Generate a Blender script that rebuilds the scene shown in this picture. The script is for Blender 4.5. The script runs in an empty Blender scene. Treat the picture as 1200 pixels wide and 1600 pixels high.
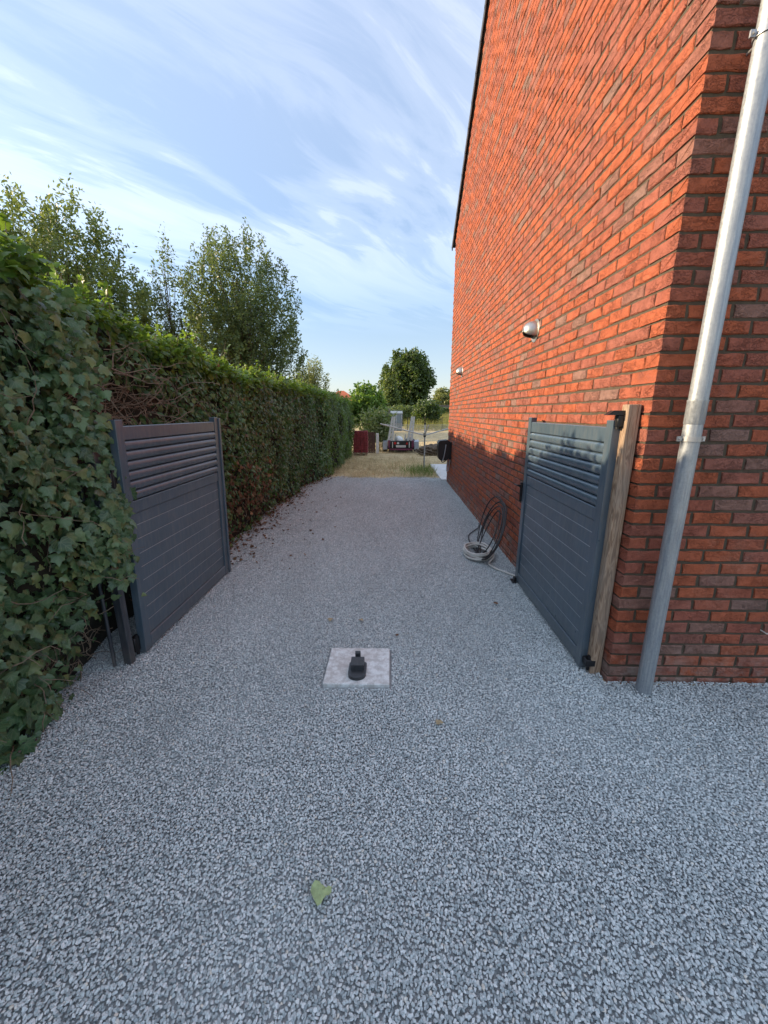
import bpy, math, random
import numpy as np
from mathutils import Vector
R = math.radians
rng = np.random.default_rng(7)
random.seed(7)
sc = bpy.context.scene
COL = sc.collection

# ------------------------------------------------------------------ camera
cam = bpy.data.cameras.new('camera')
cam.sensor_width = 36.0
cam.lens = 612 / 1600 * 36.0
cam.clip_start = 0.05
cam.clip_end = 5000
camo = bpy.data.objects.new('camera', cam)
COL.objects.link(camo)
camo.location = (0, 0, 1.6)
camo.rotation_euler = (R(90 - 14.21), 0, R(1.18))
sc.camera = camo

# ------------------------------------------------------------------ sun, sky, exposure
SUN_EL, SUN_AZ = R(17.4), R(-86.0)
w = bpy.data.worlds.new('World'); sc.world = w; w.use_nodes = True
nt = w.node_tree; nt.nodes.clear()
def N(t, kind, **kw):
    n = t.nodes.new(kind)
    for k, v in kw.items():
        setattr(n, k, v)
    return n
def L(t, a, b): t.links.new(a, b)
def val(s, v): s.default_value = v
def math_n(t, op, a, b=None, c=None, clamp=False):
    n = N(t, 'ShaderNodeMath', operation=op); n.use_clamp = clamp
    for i, x in enumerate((a, b, c)):
        if x is None: continue
        if isinstance(x, (int, float)): n.inputs[i].default_value = x
        else: L(t, x, n.inputs[i])
    return n.outputs[0]
def ramp(t, fac, stops, interp='LINEAR'):
    n = N(t, 'ShaderNodeValToRGB'); cr = n.color_ramp; cr.interpolation = interp
    while len(cr.elements) < len(stops): cr.elements.new(0.5)
    for e, (p, c) in zip(cr.elements, stops):
        e.position = p
        e.color = (c, c, c, 1) if isinstance(c, (int, float)) else tuple(c) + (1,)
    if fac is not None: L(t, fac, n.inputs[0])
    return n.outputs[0]
def mixc(t, fac, a, b, mode='MIX'):
    n = N(t, 'ShaderNodeMix', data_type='RGBA', blend_type=mode)
    for s, x in ((n.inputs[0], fac), (n.inputs[6], a), (n.inputs[7], b)):
        if isinstance(x, (int, float)): s.default_value = x
        elif isinstance(x, tuple): s.default_value = x + (1,) if len(x) == 3 else x
        else: L(t, x, s)
    return n.outputs[2]
def noise(t, vec, scale, detail=4, rough=0.5, dist=0.0, w4=None):
    n = N(t, 'ShaderNodeTexNoise')
    if w4 is not None:
        n.noise_dimensions = '4D'; L(t, w4, n.inputs['W'])
    n.inputs['Scale'].default_value = scale; n.inputs['Detail'].default_value = detail
    n.inputs['Roughness'].default_value = rough; n.inputs['Distortion'].default_value = dist
    if vec is not None: L(t, vec, n.inputs['Vector'])
    return n.outputs[0]
def mapping(t, vec, scale=(1, 1, 1), rot=(0, 0, 0), loc=(0, 0, 0)):
    n = N(t, 'ShaderNodeMapping')
    n.inputs['Scale'].default_value = scale; n.inputs['Rotation'].default_value = rot; n.inputs['Location'].default_value = loc
    L(t, vec, n.inputs['Vector']); return n.outputs[0]

sky = N(nt, 'ShaderNodeTexSky', sky_type='NISHITA', sun_disc=False, sun_elevation=SUN_EL, sun_rotation=SUN_AZ)
sky.air_density = 1.0; sky.dust_density = 0.6; sky.ozone_density = 2.0
tc = N(nt, 'ShaderNodeTexCoord')
sep = N(nt, 'ShaderNodeSeparateXYZ'); L(nt, tc.outputs['Generated'], sep.inputs[0])
zc = math_n(nt, 'MAXIMUM', math_n(nt, 'ADD', sep.outputs[2], 0.06), 0.03)
cmb = N(nt, 'ShaderNodeCombineXYZ')
L(nt, math_n(nt, 'DIVIDE', sep.outputs[0], zc), cmb.inputs[0])
L(nt, math_n(nt, 'DIVIDE', sep.outputs[1], zc), cmb.inputs[1])
pv = mapping(nt, cmb.outputs[0], rot=(0, 0, R(-52)))           # x axis along the streaks
warp = N(nt, 'ShaderNodeTexNoise'); warp.inputs['Scale'].default_value = 0.55; warp.inputs['Detail'].default_value = 2
L(nt, pv, warp.inputs['Vector'])
wv = N(nt, 'ShaderNodeVectorMath', operation='MULTIPLY_ADD')
L(nt, warp.outputs[1], wv.inputs[0]); wv.inputs[1].default_value = (1.1, 0.8, 0); L(nt, pv, wv.inputs[2])
big = noise(nt, mapping(nt, wv.outputs[0], (0.6, 1.5, 1), loc=(1.3, 0.4, 0)), 1.15, 3, 0.5)
fine = noise(nt, mapping(nt, wv.outputs[0], (1.0, 4.2, 1), rot=(0, 0, R(-8)), loc=(5.1, 2.2, 0)), 1.6, 8, 0.62, 0.4)
cl = math_n(nt, 'ADD', math_n(nt, 'MULTIPLY', big, 0.58), math_n(nt, 'MULTIPLY', fine, 0.42))
cov = ramp(nt, cl, [(0.39, 0.0), (0.475, 0.34), (0.535, 0.80), (0.64, 1.0)], 'EASE')
fade = ramp(nt, sep.outputs[2], [(0.17, 0.0), (0.36, 1.0)])
cov = math_n(nt, 'MULTIPLY', math_n(nt, 'MULTIPLY', cov, fade), 0.88)
veil = ramp(nt, sep.outputs[2], [(0.0, 0.80), (0.12, 0.77), (0.30, 0.72), (0.62, 0.74), (1.0, 0.85)])   # thin cirrus haze, thicker overhead as at the top of the picture
veilc = ramp(nt, sep.outputs[2], [(0.0, (0.074, 0.069, 0.077)), (0.24, (0.040, 0.053, 0.073)), (0.62, (0.084, 0.098, 0.127)), (1.0, (0.195, 0.215, 0.255))])  # veil colour, raised further overhead out of view to fill the shade
veilc = mixc(nt, 1.0, veilc, (10.0, 10.0, 10.0), 'MULTIPLY')
skyb = mixc(nt, veil, sky.outputs[0], veilc)
cloudc = mixc(nt, 0.25, (1.50, 1.56, 1.72), sky.outputs[0], 'MIX')
skyc = mixc(nt, cov, skyb, cloudc)
bg = N(nt, 'ShaderNodeBackground'); L(nt, skyc, bg.inputs[0]); bg.inputs[1].default_value = 0.15
wo = N(nt, 'ShaderNodeOutputWorld'); L(nt, bg.outputs[0], wo.inputs[0])

sun = bpy.data.lights.new('sun', 'SUN'); sun.energy = 2.0; sun.angle = R(0.6); sun.color = (1.0, 0.78, 0.52)
suno = bpy.data.objects.new('sun', sun); COL.objects.link(suno)
sd = Vector((math.sin(SUN_AZ) * math.cos(SUN_EL), math.cos(SUN_AZ) * math.cos(SUN_EL), math.sin(SUN_EL)))
suno.rotation_euler = (-sd).to_track_quat('-Z', 'Y').to_euler()
suno.location = (-30, 4, 12)
vs = sc.view_settings
vs.view_transform = 'Standard'; vs.look = 'None'; vs.gamma = 1.0; vs.use_curve_mapping = False
vs.exposure = 2.05
sc.cycles.max_bounces = 8; sc.cycles.diffuse_bounces = 4; sc.cycles.glossy_bounces = 3
sc.cycles.transmission_bounces = 4; sc.cycles.transparent_max_bounces = 6

# ------------------------------------------------------------------ helpers: meshes
class MB:
    """collects faces, then links them as ONE mesh object"""
    def __init__(s): s.v = []; s.f = []; s.n = 0
    def add(s, verts, faces):
        s.v.extend([tuple(p) for p in verts]); s.f.extend([tuple(i + s.n for i in f) for f in faces]); s.n += len(verts); return s
    def box(s, x0, x1, y0, y1, z0, z1, b=0.0):
        if b <= 0:
            v = [(x, y, z) for x in (x0, x1) for y in (y0, y1) for z in (z0, z1)]
            return s.add(v, [(0, 1, 3, 2), (4, 6, 7, 5), (0, 4, 5, 1), (2, 3, 7, 6), (0, 2, 6, 4), (1, 5, 7, 3)])
        v = []; lo = (x0, y0, z0); hi = (x1, y1, z1)
        idx = {}
        for sx in (0, 1):
            for sy in (0, 1):
                for sz in (0, 1):
                    for ax in range(3):
                        p = []
                        for k, sg in enumerate((sx, sy, sz)):
                            base = hi[k] if sg else lo[k]
                            if k != ax: base += -b if sg else b
                            p.append(base)
                        idx[(sx, sy, sz, ax)] = len(v); v.append(p)
        f = []
        for ax in range(3):
            o1, o2 = [k for k in range(3) if k != ax]
            for sg in (0, 1):
                q = []
                for a, c in ((0, 0), (1, 0), (1, 1), (0, 1)):
                    k = [0, 0, 0]; k[ax] = sg; k[o1] = a; k[o2] = c
                    q.append(idx[(k[0], k[1], k[2], ax)])
                f.append(q)
        for ax in range(3):                      # edges parallel to ax
            o1, o2 = [k for k in range(3) if k != ax]
            for a in (0, 1):
                for c in (0, 1):
                    k0 = [0, 0, 0]; k1 = [0, 0, 0]; k1[ax] = 1
                    for k in (k0, k1): k[o1] = a; k[o2] = c
                    f.append([idx[(*k0, o1)], idx[(*k1, o1)], idx[(*k1, o2)], idx[(*k0, o2)]])
        for sx in (0, 1):
            for sy in (0, 1):
                for sz in (0, 1):
                    f.append([idx[(sx, sy, sz, a)] for a in range(3)])
        return s.add(v, f)
    def tube(s, pts, r, n=8, caps=True):
        pts = [Vector(p) for p in pts]
        rs = r if hasattr(r, '__len__') else [r] * len(pts)
        up = None; vs_ = []; k = len(pts)
        for i, p in enumerate(pts):
            d = (pts[min(i + 1, k - 1)] - pts[max(i - 1, 0)])
            d = d.normalized() if d.length > 1e-9 else Vector((0, 0, 1))
            if up is None:
                up = Vector((0, 0, 1)) if abs(d.z) < 0.9 else Vector((1, 0, 0))
            a = d.cross(up)
            if a.length < 1e-6: a = d.cross(Vector((0.3, 1, 0.2)))
            a.normalize(); b = a.cross(d).normalized(); up = b
            for j in range(n):
                t = 2 * math.pi * j / n
                vs_.append(p + (a * math.cos(t) + b * math.sin(t)) * rs[i])
        f = []
        for i in range(k - 1):
            for j in range(n):
                f.append((i * n + j, i * n + (j + 1) % n, (i + 1) * n + (j + 1) % n, (i + 1) * n + j))
        if caps:
            f.append(tuple(range(n - 1, -1, -1))); f.append(tuple((k - 1) * n + j for j in range(n)))
        return s.add(vs_, f)
    def lathe(s, prof, c=(0, 0, 0), axis='z', n=24, a0=0, a1=2 * math.pi):
        """profile of (radius, height)"""
        full = abs(a1 - a0 - 2 * math.pi) < 1e-6
        m = n if full else n + 1
        v = []
        for (r_, h_) in prof:
            for j in range(m):
                t = a0 + (a1 - a0) * j / n
                x, y, z = r_ * math.cos(t), r_ * math.sin(t), h_
                if axis == 'x': x, y, z = z, x, y
                elif axis == 'y': x, y, z = x, z, y
                v.append((c[0] + x, c[1] + y, c[2] + z))
        f = []
        for i in range(len(prof) - 1):
            for j in range(n):
                j2 = (j + 1) % m
                f.append((i * m + j, i * m + j2, (i + 1) * m + j2, (i + 1) * m + j))
        return s.add(v, f)
    def prism(s, poly, axis, a, b):
        """polygon extruded along axis from a to b; poly in the other two axes (in xyz order)"""
        n = len(poly); v = []
        for h_ in (a, b):
            for (p, q) in poly:
                v.append({'x': (h_, p, q), 'y': (p, h_, q), 'z': (p, q, h_)}[axis])
        f = [(i, (i + 1) % n, n + (i + 1) % n, n + i) for i in range(n)]
        f.append(tuple(range(n - 1, -1, -1))); f.append(tuple(range(n, 2 * n)))
        return s.add(v, f)
    def mesh(s, name, mat, smooth=False):
        me = bpy.data.meshes.new(name); me.from_pydata(s.v, [], s.f); me.update()
        if mat: me.materials.append(mat)
        import bmesh
        bm = bmesh.new(); bm.from_mesh(me); bmesh.ops.recalc_face_normals(bm, faces=bm.faces); bm.to_mesh(me); bm.free()
        if smooth:
            me.polygons.foreach_set('use_smooth', [True] * len(me.polygons))
            if smooth != 'all': me.set_sharp_from_angle(angle=R(40))
        return me
    def build(s, name, mat, parent=None, smooth=False, kind=None):
        return link(name, s.mesh(name, mat, smooth), parent, kind)
def link(name, me, parent=None, kind=None):
    o = bpy.data.objects.new(name, me); COL.objects.link(o)
    if parent: o.parent = parent
    if kind: o['kind'] = kind
    return o
def thing(name, label, cat, loc=(0, 0, 0), rz=0.0, group=None):
    o = bpy.data.objects.new(name, None); COL.objects.link(o); o.location = loc; o.rotation_euler = (0, 0, rz)
    o.empty_display_size = 0.1
    return tag(o, label, cat, group)
def tag(o, label, cat, group=None):
    o['label'] = label; o['category'] = cat
    if group: o['group'] = group
    return o
def fast_mesh(name, V, faces_list, mat):
    """V (n,3) array; faces_list: list of (m,k) index arrays"""
    me = bpy.data.meshes.new(name)
    me.vertices.add(len(V)); me.vertices.foreach_set('co', np.asarray(V, np.float32).ravel())
    nl = sum(f.size for f in faces_list); npol = sum(len(f) for f in faces_list)
    me.loops.add(nl); me.polygons.add(npol)
    me.loops.foreach_set('vertex_index', np.concatenate([f.ravel() for f in faces_list]).astype(np.int32))
    st = []; o = 0
    for f in faces_list:
        st.append(o + np.arange(len(f)) * f.shape[1]); o += f.size
    me.polygons.foreach_set('loop_start', np.concatenate(st).astype(np.int32))
    if mat: me.materials.append(mat)
    me.update(calc_edges=True); me.validate()
    return me
def unit(a): return a / np.maximum(np.linalg.norm(a, axis=-1, keepdims=True), 1e-9)
def frames(nrm, tip):
    """columns x (width), y (base to tip), z (normal) for each leaf"""
    n = unit(nrm); t = unit(tip - (tip * n).sum(-1, keepdims=True) * n); x = np.cross(t, n)
    return np.stack([x, t, n], -1)
def leaf_co(me, co):
    a = me.attributes.new('leaf_co', 'FLOAT_VECTOR', 'POINT'); a.data.foreach_set('vector', np.asarray(co, np.float32).ravel())
    me.polygons.foreach_set('use_smooth', [True] * len(me.polygons)); return me
def scatter(name, temps, pos, M, scale, mat, parent=None, kind='stuff'):
    """temps: list of (verts (n,3), tris (m,3)); places one per row"""
    k = rng.integers(0, len(temps), len(pos)); Vs = []; Fs = []; Cs = []; off = 0
    for i, (tv, tf) in enumerate(temps):
        sel = np.where(k == i)[0]
        if not len(sel): continue
        p = np.einsum('nij,vj->nvi', M[sel], tv) * scale[sel][:, None, None] + pos[sel][:, None, :]
        Vs.append(p.reshape(-1, 3)); Cs.append(np.tile(tv, (len(sel), 1)))
        Fs.append((tf[None] + (off + np.arange(len(sel)) * len(tv))[:, None, None]).reshape(-1, tf.shape[1])); off += len(sel) * len(tv)
    return link(name, leaf_co(fast_mesh(name, np.concatenate(Vs), Fs, mat), np.concatenate(Cs)), parent, kind)
def lump(p, s, seed=0):
    """smooth pseudo-noise of points p (..,k), about -1..1"""
    r = np.random.default_rng(seed); out = 0
    for k in range(7):
        d = r.normal(size=p.shape[-1]); d = d / np.linalg.norm(d) * r.uniform(0.6, 1.6) / s
        out = out + np.sin((p * d).sum(-1) * 2 * np.pi * 0.5 + r.uniform(0, 6.28))
    return out / 3.2

# ------------------------------------------------------------------ helpers: materials
def new_mat(name):
    m = bpy.data.materials.new(name); m.use_nodes = True; t = m.node_tree
    return m, t, t.nodes['Principled BSDF'], t.nodes['Material Output']
def bump(t, p, h, strength, dist=0.01):
    n = N(t, 'ShaderNodeBump'); n.inputs['Strength'].default_value = strength; n.inputs['Distance'].default_value = dist
    L(t, h, n.inputs['Height']); L(t, n.outputs[0], p.inputs['Normal']); return n
def setp(p, rough=None, metal=None, spec=None, col=None):
    if rough is not None: p.inputs['Roughness'].default_value = rough
    if metal is not None: p.inputs['Metallic'].default_value = metal
    if spec is not None: p.inputs['Specular IOR Level'].default_value = spec
    if col is not None: p.inputs['Base Color'].default_value = tuple(col) + (1,)
def wpos(t): return N(t, 'ShaderNodeNewGeometry').outputs['Position']
def rnd_of(t, how):
    if how == 'object': return N(t, 'ShaderNodeObjectInfo').outputs['Random']
    return N(t, 'ShaderNodeNewGeometry').outputs['Random Per Island']
def simple(name, col, rough=0.5, metal=0.0, var=0.15, scale=8, bmp=0.0, bscale=60, spec=None):
    m, t, p, o = new_mat(name); setp(p, rough, metal, spec)
    pos = wpos(t); n = noise(t, pos, scale, 5, 0.6)
    c = np.array(col)
    L(t, ramp(t, n, [(0.3, tuple(c * (1 - var))), (0.7, tuple(np.minimum(c * (1 + var), 0.95)))]), p.inputs['Base Color'])
    L(t, math_n(t, 'ADD', math_n(t, 'MULTIPLY', noise(t, pos, scale * 3, 3), 0.25), rough - 0.12, clamp=True), p.inputs['Roughness'])
    if bmp: bump(t, p, noise(t, pos, bscale, 5, 0.65), bmp, 0.004)
    return m

def brick_mat(how):
    m, t, p, o = new_mat('handmade_red_brick_' + how); setp(p, 0.88, 0, 0.25)
    r = rnd_of(t, how); pos = wpos(t)
    base = ramp(t, r, [(0.0, (0.23, 0.14, 0.115)), (0.06, (0.25, 0.135, 0.105)), (0.10, (0.30, 0.108, 0.076)), (0.28, (0.31, 0.098, 0.064)),
                       (0.40, (0.375, 0.104, 0.052)), (0.68, (0.395, 0.105, 0.048)), (0.78, (0.335, 0.098, 0.057)), (0.92, (0.30, 0.100, 0.070)), (1.0, (0.26, 0.12, 0.092))])
    off = N(t, 'ShaderNodeVectorMath', operation='MULTIPLY_ADD')
    cv = N(t, 'ShaderNodeCombineXYZ'); L(t, r, cv.inputs[0]); L(t, math_n(t, 'MULTIPLY', r, 7.3), cv.inputs[1])
    L(t, cv.outputs[0], off.inputs[0]); off.inputs[1].default_value = (37, 19, 11); L(t, pos, off.inputs[2])
    v = off.outputs[0]
    n1 = noise(t, v, 14, 5, 0.65); n2 = noise(t, v, 130, 4, 0.7)
    c = mixc(t, 1.0, base, ramp(t, n1, [(0.25, 0.70), (0.5, 1.0), (0.8, 1.28)]), 'MULTIPLY')
    c = mixc(t, 1.0, c, ramp(t, n2, [(0.3, 0.82), (0.7, 1.12)]), 'MULTIPLY')
    burn = ramp(t, noise(t, v, 7, 3, 0.6), [(0.60, 0.0), (0.72, 1.0)])      # fire-darkened patches
    c = mixc(t, math_n(t, 'MULTIPLY', burn, 0.45), c, (0.17, 0.07, 0.06))
    pale = ramp(t, noise(t, v, 55, 3, 0.7), [(0.70, 0.0), (0.80, 1.0)])     # specks of mortar and sand
    c = mixc(t, math_n(t, 'MULTIPLY', pale, 0.25), c, (0.50, 0.36, 0.28))
    sz_ = N(t, 'ShaderNodeSeparateXYZ'); L(t, pos, sz_.inputs[0])
    dust_ = math_n(t, 'MULTIPLY', ramp(t, sz_.outputs[2], [(0.0, 1.0), (0.30, 0.0)]), ramp(t, noise(t, pos, 9, 5, 0.7), [(0.4, 0.0), (0.65, 0.75)]))
    c = mixc(t, dust_, c, (0.36, 0.31, 0.27))                                   # rain-splashed grit at the wall foot
    bloom = math_n(t, 'MULTIPLY', ramp(t, noise(t, pos, 1.7, 6, 0.7), [(0.58, 0.0), (0.72, 0.30)]), ramp(t, n2, [(0.4, 0.2), (0.6, 1.0)]))
    c = mixc(t, bloom, c, (0.42, 0.30, 0.24))                                   # faint lime bloom
    L(t, c, p.inputs['Base Color'])
    # creases of hand-thrown clay: distorted noise with thresholded folds
    fold = noise(t, mapping(t, v, (1, 1, 1.7)), 26, 3, 0.55, 1.6)
    cr = ramp(t, math_n(t, 'ABSOLUTE', math_n(t, 'SUBTRACT', fold, 0.5)), [(0.0, 0.0), (0.035, 0.75), (0.12, 1.0)])
    cr = math_n(t, 'MULTIPLY', cr, ramp(t, noise(t, v, 9, 2), [(0.42, 0.15), (0.60, 1.0)]))
    h = math_n(t, 'ADD', math_n(t, 'MULTIPLY', cr, 0.5), math_n(t, 'ADD', math_n(t, 'MULTIPLY', n1, 1.1), math_n(t, 'MULTIPLY', n2, 0.35)))
    bump(t, p, h, 1.0, 0.011)
    return m
def leaf_mat(name, how, stops, trans=0.35, rough=0.42, tcol=(0.35, 0.55, 0.06), spec=0.4, veins=0.0):
    m, t, p, o = new_mat(name); setp(p, rough, 0, spec)
    r = rnd_of(t, how); pos = wpos(t)
    c = ramp(t, r, stops)
    c = mixc(t, 1.0, c, ramp(t, noise(t, pos, 40, 3), [(0.3, 0.75), (0.7, 1.25)]), 'MULTIPLY')
    c = mixc(t, 1.0, c, ramp(t, noise(t, pos, 1.3, 3), [(0.3, 0.72), (0.7, 1.25)]), 'MULTIPLY')
    if veins:
        at = N(t, 'ShaderNodeAttribute', attribute_name='leaf_co'); sx = N(t, 'ShaderNodeSeparateXYZ'); L(t, at.outputs['Vector'], sx.inputs[0])
        ax_ = math_n(t, 'ABSOLUTE', sx.outputs[0]); yy_ = math_n(t, 'ADD', sx.outputs[1], 0.1)
        d_ = ax_
        for k_, o_, w_ in ((0.32, 0.0, 1.0), (1.15, 0.03, 0.75), (1.3, 0.36, 0.75)):
            q_ = math_n(t, 'MULTIPLY', math_n(t, 'ABSOLUTE', math_n(t, 'SUBTRACT', yy_, math_n(t, 'MULTIPLY_ADD', ax_, k_, o_))), w_)
            d_ = math_n(t, 'MINIMUM', d_, q_)
        c = mixc(t, math_n(t, 'MULTIPLY', ramp(t, d_, [(0.012, 1.0), (0.035, 0.0)]), veins), c, (0.16, 0.21, 0.11))
    L(t, c, p.inputs['Base Color'])
    tr = N(t, 'ShaderNodeBsdfTranslucent'); L(t, mixc(t, 0.65, c, tcol), tr.inputs[0])
    mx = N(t, 'ShaderNodeMixShader'); mx.inputs[0].default_value = trans
    L(t, p.outputs[0], mx.inputs[1]); L(t, tr.outputs[0], mx.inputs[2]); L(t, mx.outputs[0], o.inputs[0])
    return m

M = {}
M['brick_o'] = brick_mat('object'); M['brick_i'] = brick_mat('island')
M['mortar'] = simple('dark_mortar', (0.080, 0.063, 0.043), 0.95, 0, 0.25, 30, 0.6, 160)
def paint_mat(name, col, rough):
    m, t, p, o = new_mat(name); setp(p, rough, 0, 0.55); pos = wpos(t); p.inputs['Coat Weight'].default_value = 0.35; p.inputs['Coat Roughness'].default_value = 0.22
    c = np.array(col)
    n = noise(t, pos, 3.5, 5, 0.6); s = noise(t, mapping(t, pos, (9, 9, 1.4)), 4, 4, 0.6)
    cc = ramp(t, n, [(0.3, tuple(c * 0.88)), (0.7, tuple(c * 1.14))])
    dust = ramp(t, s, [(0.45, 0.0), (0.75, 0.30)])
    cc = mixc(t, dust, cc, (0.20, 0.20, 0.185))
    sepz = N(t, 'ShaderNodeSeparateXYZ'); L(t, pos, sepz.inputs[0])
    low = ramp(t, sepz.outputs[2], [(0.0, 1.0), (0.22, 0.0)])               # splashed dust near the ground
    cc = mixc(t, math_n(t, 'MULTIPLY', math_n(t, 'MULTIPLY', low, noise(t, pos, 20, 4, 0.7)), 0.55), cc, (0.16, 0.15, 0.13))
    L(t, cc, p.inputs['Base Color'])
    L(t, math_n(t, 'ADD', math_n(t, 'MULTIPLY', noise(t, pos, 25, 4), 0.25), rough - 0.12), p.inputs['Roughness'])
    bump(t, p, noise(t, pos, 900, 2), 0.08, 0.001)
    return m
M['anthracite'] = paint_mat('anthracite_powder_coat', (0.060, 0.093, 0.125), 0.33)
M['groove_highlight'] = simple('pale_edge_highlight', (0.34, 0.36, 0.37), 0.4, 0.2, 0.1)  # edge highlights of the board gaps, put into the colour of pale strips
M['black'] = simple('black_plastic', (0.014, 0.014, 0.015), 0.42, 0, 0.25, 20)
M['blackmetal'] = simple('black_hinge_metal', (0.02, 0.02, 0.022), 0.4, 0.4, 0.3, 30)
M['dark_post'] = paint_mat('dark_post_paint', (0.022, 0.028, 0.038), 0.38)
M['steel'] = simple('brushed_stainless', (0.50, 0.48, 0.44), 0.42, 1.0, 0.08, 40)
M['catch'] = simple('worn_black_catch', (0.030, 0.033, 0.038), 0.38, 0, 0.4, 60)
M['galv'] = simple('galvanised', (0.42, 0.43, 0.44), 0.45, 0.8, 0.15, 20)
M['white_hose'] = simple('grey_white_hose', (0.56, 0.55, 0.50), 0.5, 0, 0.1, 20)
M['cable'] = simple('black_cable', (0.022, 0.021, 0.022), 0.5, 0, 0.2, 20)
M['tyre'] = simple('tyre_rubber', (0.02, 0.02, 0.02), 0.85, 0, 0.3, 20)
M['maroon'] = simple('purple_maroon_paint', (0.15, 0.03, 0.07), 0.4, 0, 0.25, 12)
M['offwhite'] = simple('weathered_offwhite', (0.60, 0.58, 0.53), 0.6, 0, 0.12, 10)
M['fender'] = simple('pale_grey_fender', (0.40, 0.43, 0.47), 0.5, 0, 0.1, 6)
M['redlamp'] = simple('red_lens', (0.50, 0.02, 0.02), 0.25, 0, 0.1, 10)
M['plate'] = simple('white_plate', (0.72, 0.70, 0.66), 0.4, 0, 0.05, 10)
M['platetext'] = simple('dark_red_print', (0.25, 0.03, 0.03), 0.5, 0, 0.05, 10)
M['tile'] = simple('dark_roof_tile', (0.030, 0.030, 0.034), 0.6, 0, 0.25, 6)
M['slab_grey'] = simple('terrace_concrete', (0.62, 0.61, 0.60), 0.85, 0, 0.12, 5, 0.2, 80)
M['straw_soil'] = None

# zinc downpipe: spangle and long drip streaks
m, t, p, o = new_mat('weathered_zinc'); setp(p, 0.48, 0.55, 0.5); pos = wpos(t)
a = noise(t, mapping(t, pos, (30, 30, 2.2)), 3, 5, 0.65); b = noise(t, pos, 90, 4, 0.7)
c = ramp(t, a, [(0.3, (0.26, 0.29, 0.33)), (0.55, (0.37, 0.40, 0.42)), (0.75, (0.50, 0.51, 0.50))])
c = mixc(t, 1.0, c, ramp(t, b, [(0.3, 0.85), (0.7, 1.1)]), 'MULTIPLY'); L(t, c, p.inputs['Base Color'])
L(t, ramp(t, b, [(0.3, 0.38), (0.7, 0.62)]), p.inputs['Roughness']); bump(t, p, b, 0.12, 0.002); M['zinc'] = m
# weathered timber post
m, t, p, o = new_mat('weathered_timber'); setp(p, 0.8, 0, 0.25); pos = wpos(t)
d = noise(t, mapping(t, pos, (10, 10, 1.1)), 1.6, 3, 0.5)
v = N(t, 'ShaderNodeVectorMath', operation='ADD'); L(t, mapping(t, pos, (11, 11, 0.35)), v.inputs[0])
cx = N(t, 'ShaderNodeCombineXYZ'); L(t, math_n(t, 'MULTIPLY', d, 2.2), cx.inputs[0]); L(t, cx.outputs[0], v.inputs[1])
wv2 = N(t, 'ShaderNodeTexWave', wave_type='BANDS', bands_direction='DIAGONAL'); wv2.inputs['Scale'].default_value = 2.6; wv2.inputs['Distortion'].default_value = 3.2; wv2.inputs['Detail'].default_value = 3
L(t, v.outputs[0], wv2.inputs['Vector'])
c = ramp(t, wv2.outputs[1], [(0.0, (0.20, 0.13, 0.085)), (0.4, (0.34, 0.235, 0.155)), (0.8, (0.42, 0.31, 0.22)), (1.0, (0.30, 0.20, 0.13))])
gre = noise(t, mapping(t, pos, (6, 6, 1.2)), 2, 4); c = mixc(t, ramp(t, gre, [(0.4, 0.0), (0.7, 0.6)]), c, (0.28, 0.25, 0.215))
L(t, c, p.inputs['Base Color']); bump(t, p, wv2.outputs[1], 0.25, 0.003); M['timber'] = m
# blotchy pale concrete tile of the gate stop
m, t, p, o = new_mat('blotchy_pale_concrete'); setp(p, 0.85, 0, 0.3); pos = wpos(t)
a = noise(t, pos, 26, 6, 0.7); b = noise(t, pos, 8, 3, 0.5); g = noise(t, pos, 240, 2)
c = ramp(t, a, [(0.40, (0.53, 0.53, 0.515)), (0.49, (0.64, 0.65, 0.64)), (0.56, (0.76, 0.79, 0.785))])
c = mixc(t, ramp(t, b, [(0.4, 0.0), (0.7, 0.5)]), c, (0.50, 0.47, 0.44)); c = mixc(t, 1.0, c, ramp(t, g, [(0.3, 0.85), (0.7, 1.1)]), 'MULTIPLY')
L(t, c, p.inputs['Base Color']); bump(t, p, a, 0.25, 0.003); M['slab'] = m
# gravel
m, t, p, o = new_mat('bluish_limestone_chip'); setp(p, 0.78, 0, 0.35); pos = wpos(t)
r = rnd_of(t, 'object')
c = ramp(t, r, [(0.0, (0.30, 0.345, 0.36)), (0.15, (0.42, 0.47, 0.48)), (0.5, (0.56, 0.61, 0.615)), (0.8, (0.66, 0.70, 0.70)), (0.97, (0.75, 0.77, 0.76)), (1.0, (0.70, 0.65, 0.56))])
c = mixc(t, 1.0, c, ramp(t, noise(t, pos, 260, 3, 0.7), [(0.3, 0.82), (0.7, 1.15)]), 'MULTIPLY')
c = mixc(t, 1.0, c, ramp(t, noise(t, mapping(t, pos, (1.6, 0.5, 1)), 1.3, 5, 0.62), [(0.3, 0.90), (0.7, 1.07)]), 'MULTIPLY')
L(t, c, p.inputs['Base Color']); M['stone'] = m
m, t, p, o = new_mat('gravel_fines'); setp(p, 0.95, 0, 0.1); pos = wpos(t)
L(t, ramp(t, noise(t, pos, 90, 5, 0.7), [(0.3, (0.22, 0.24, 0.25)), (0.7, (0.38, 0.40, 0.41))]), p.inputs['Base Color'])
bump(t, p, noise(t, pos, 120, 3), 0.6, 0.01); M['fines'] = m
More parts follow.
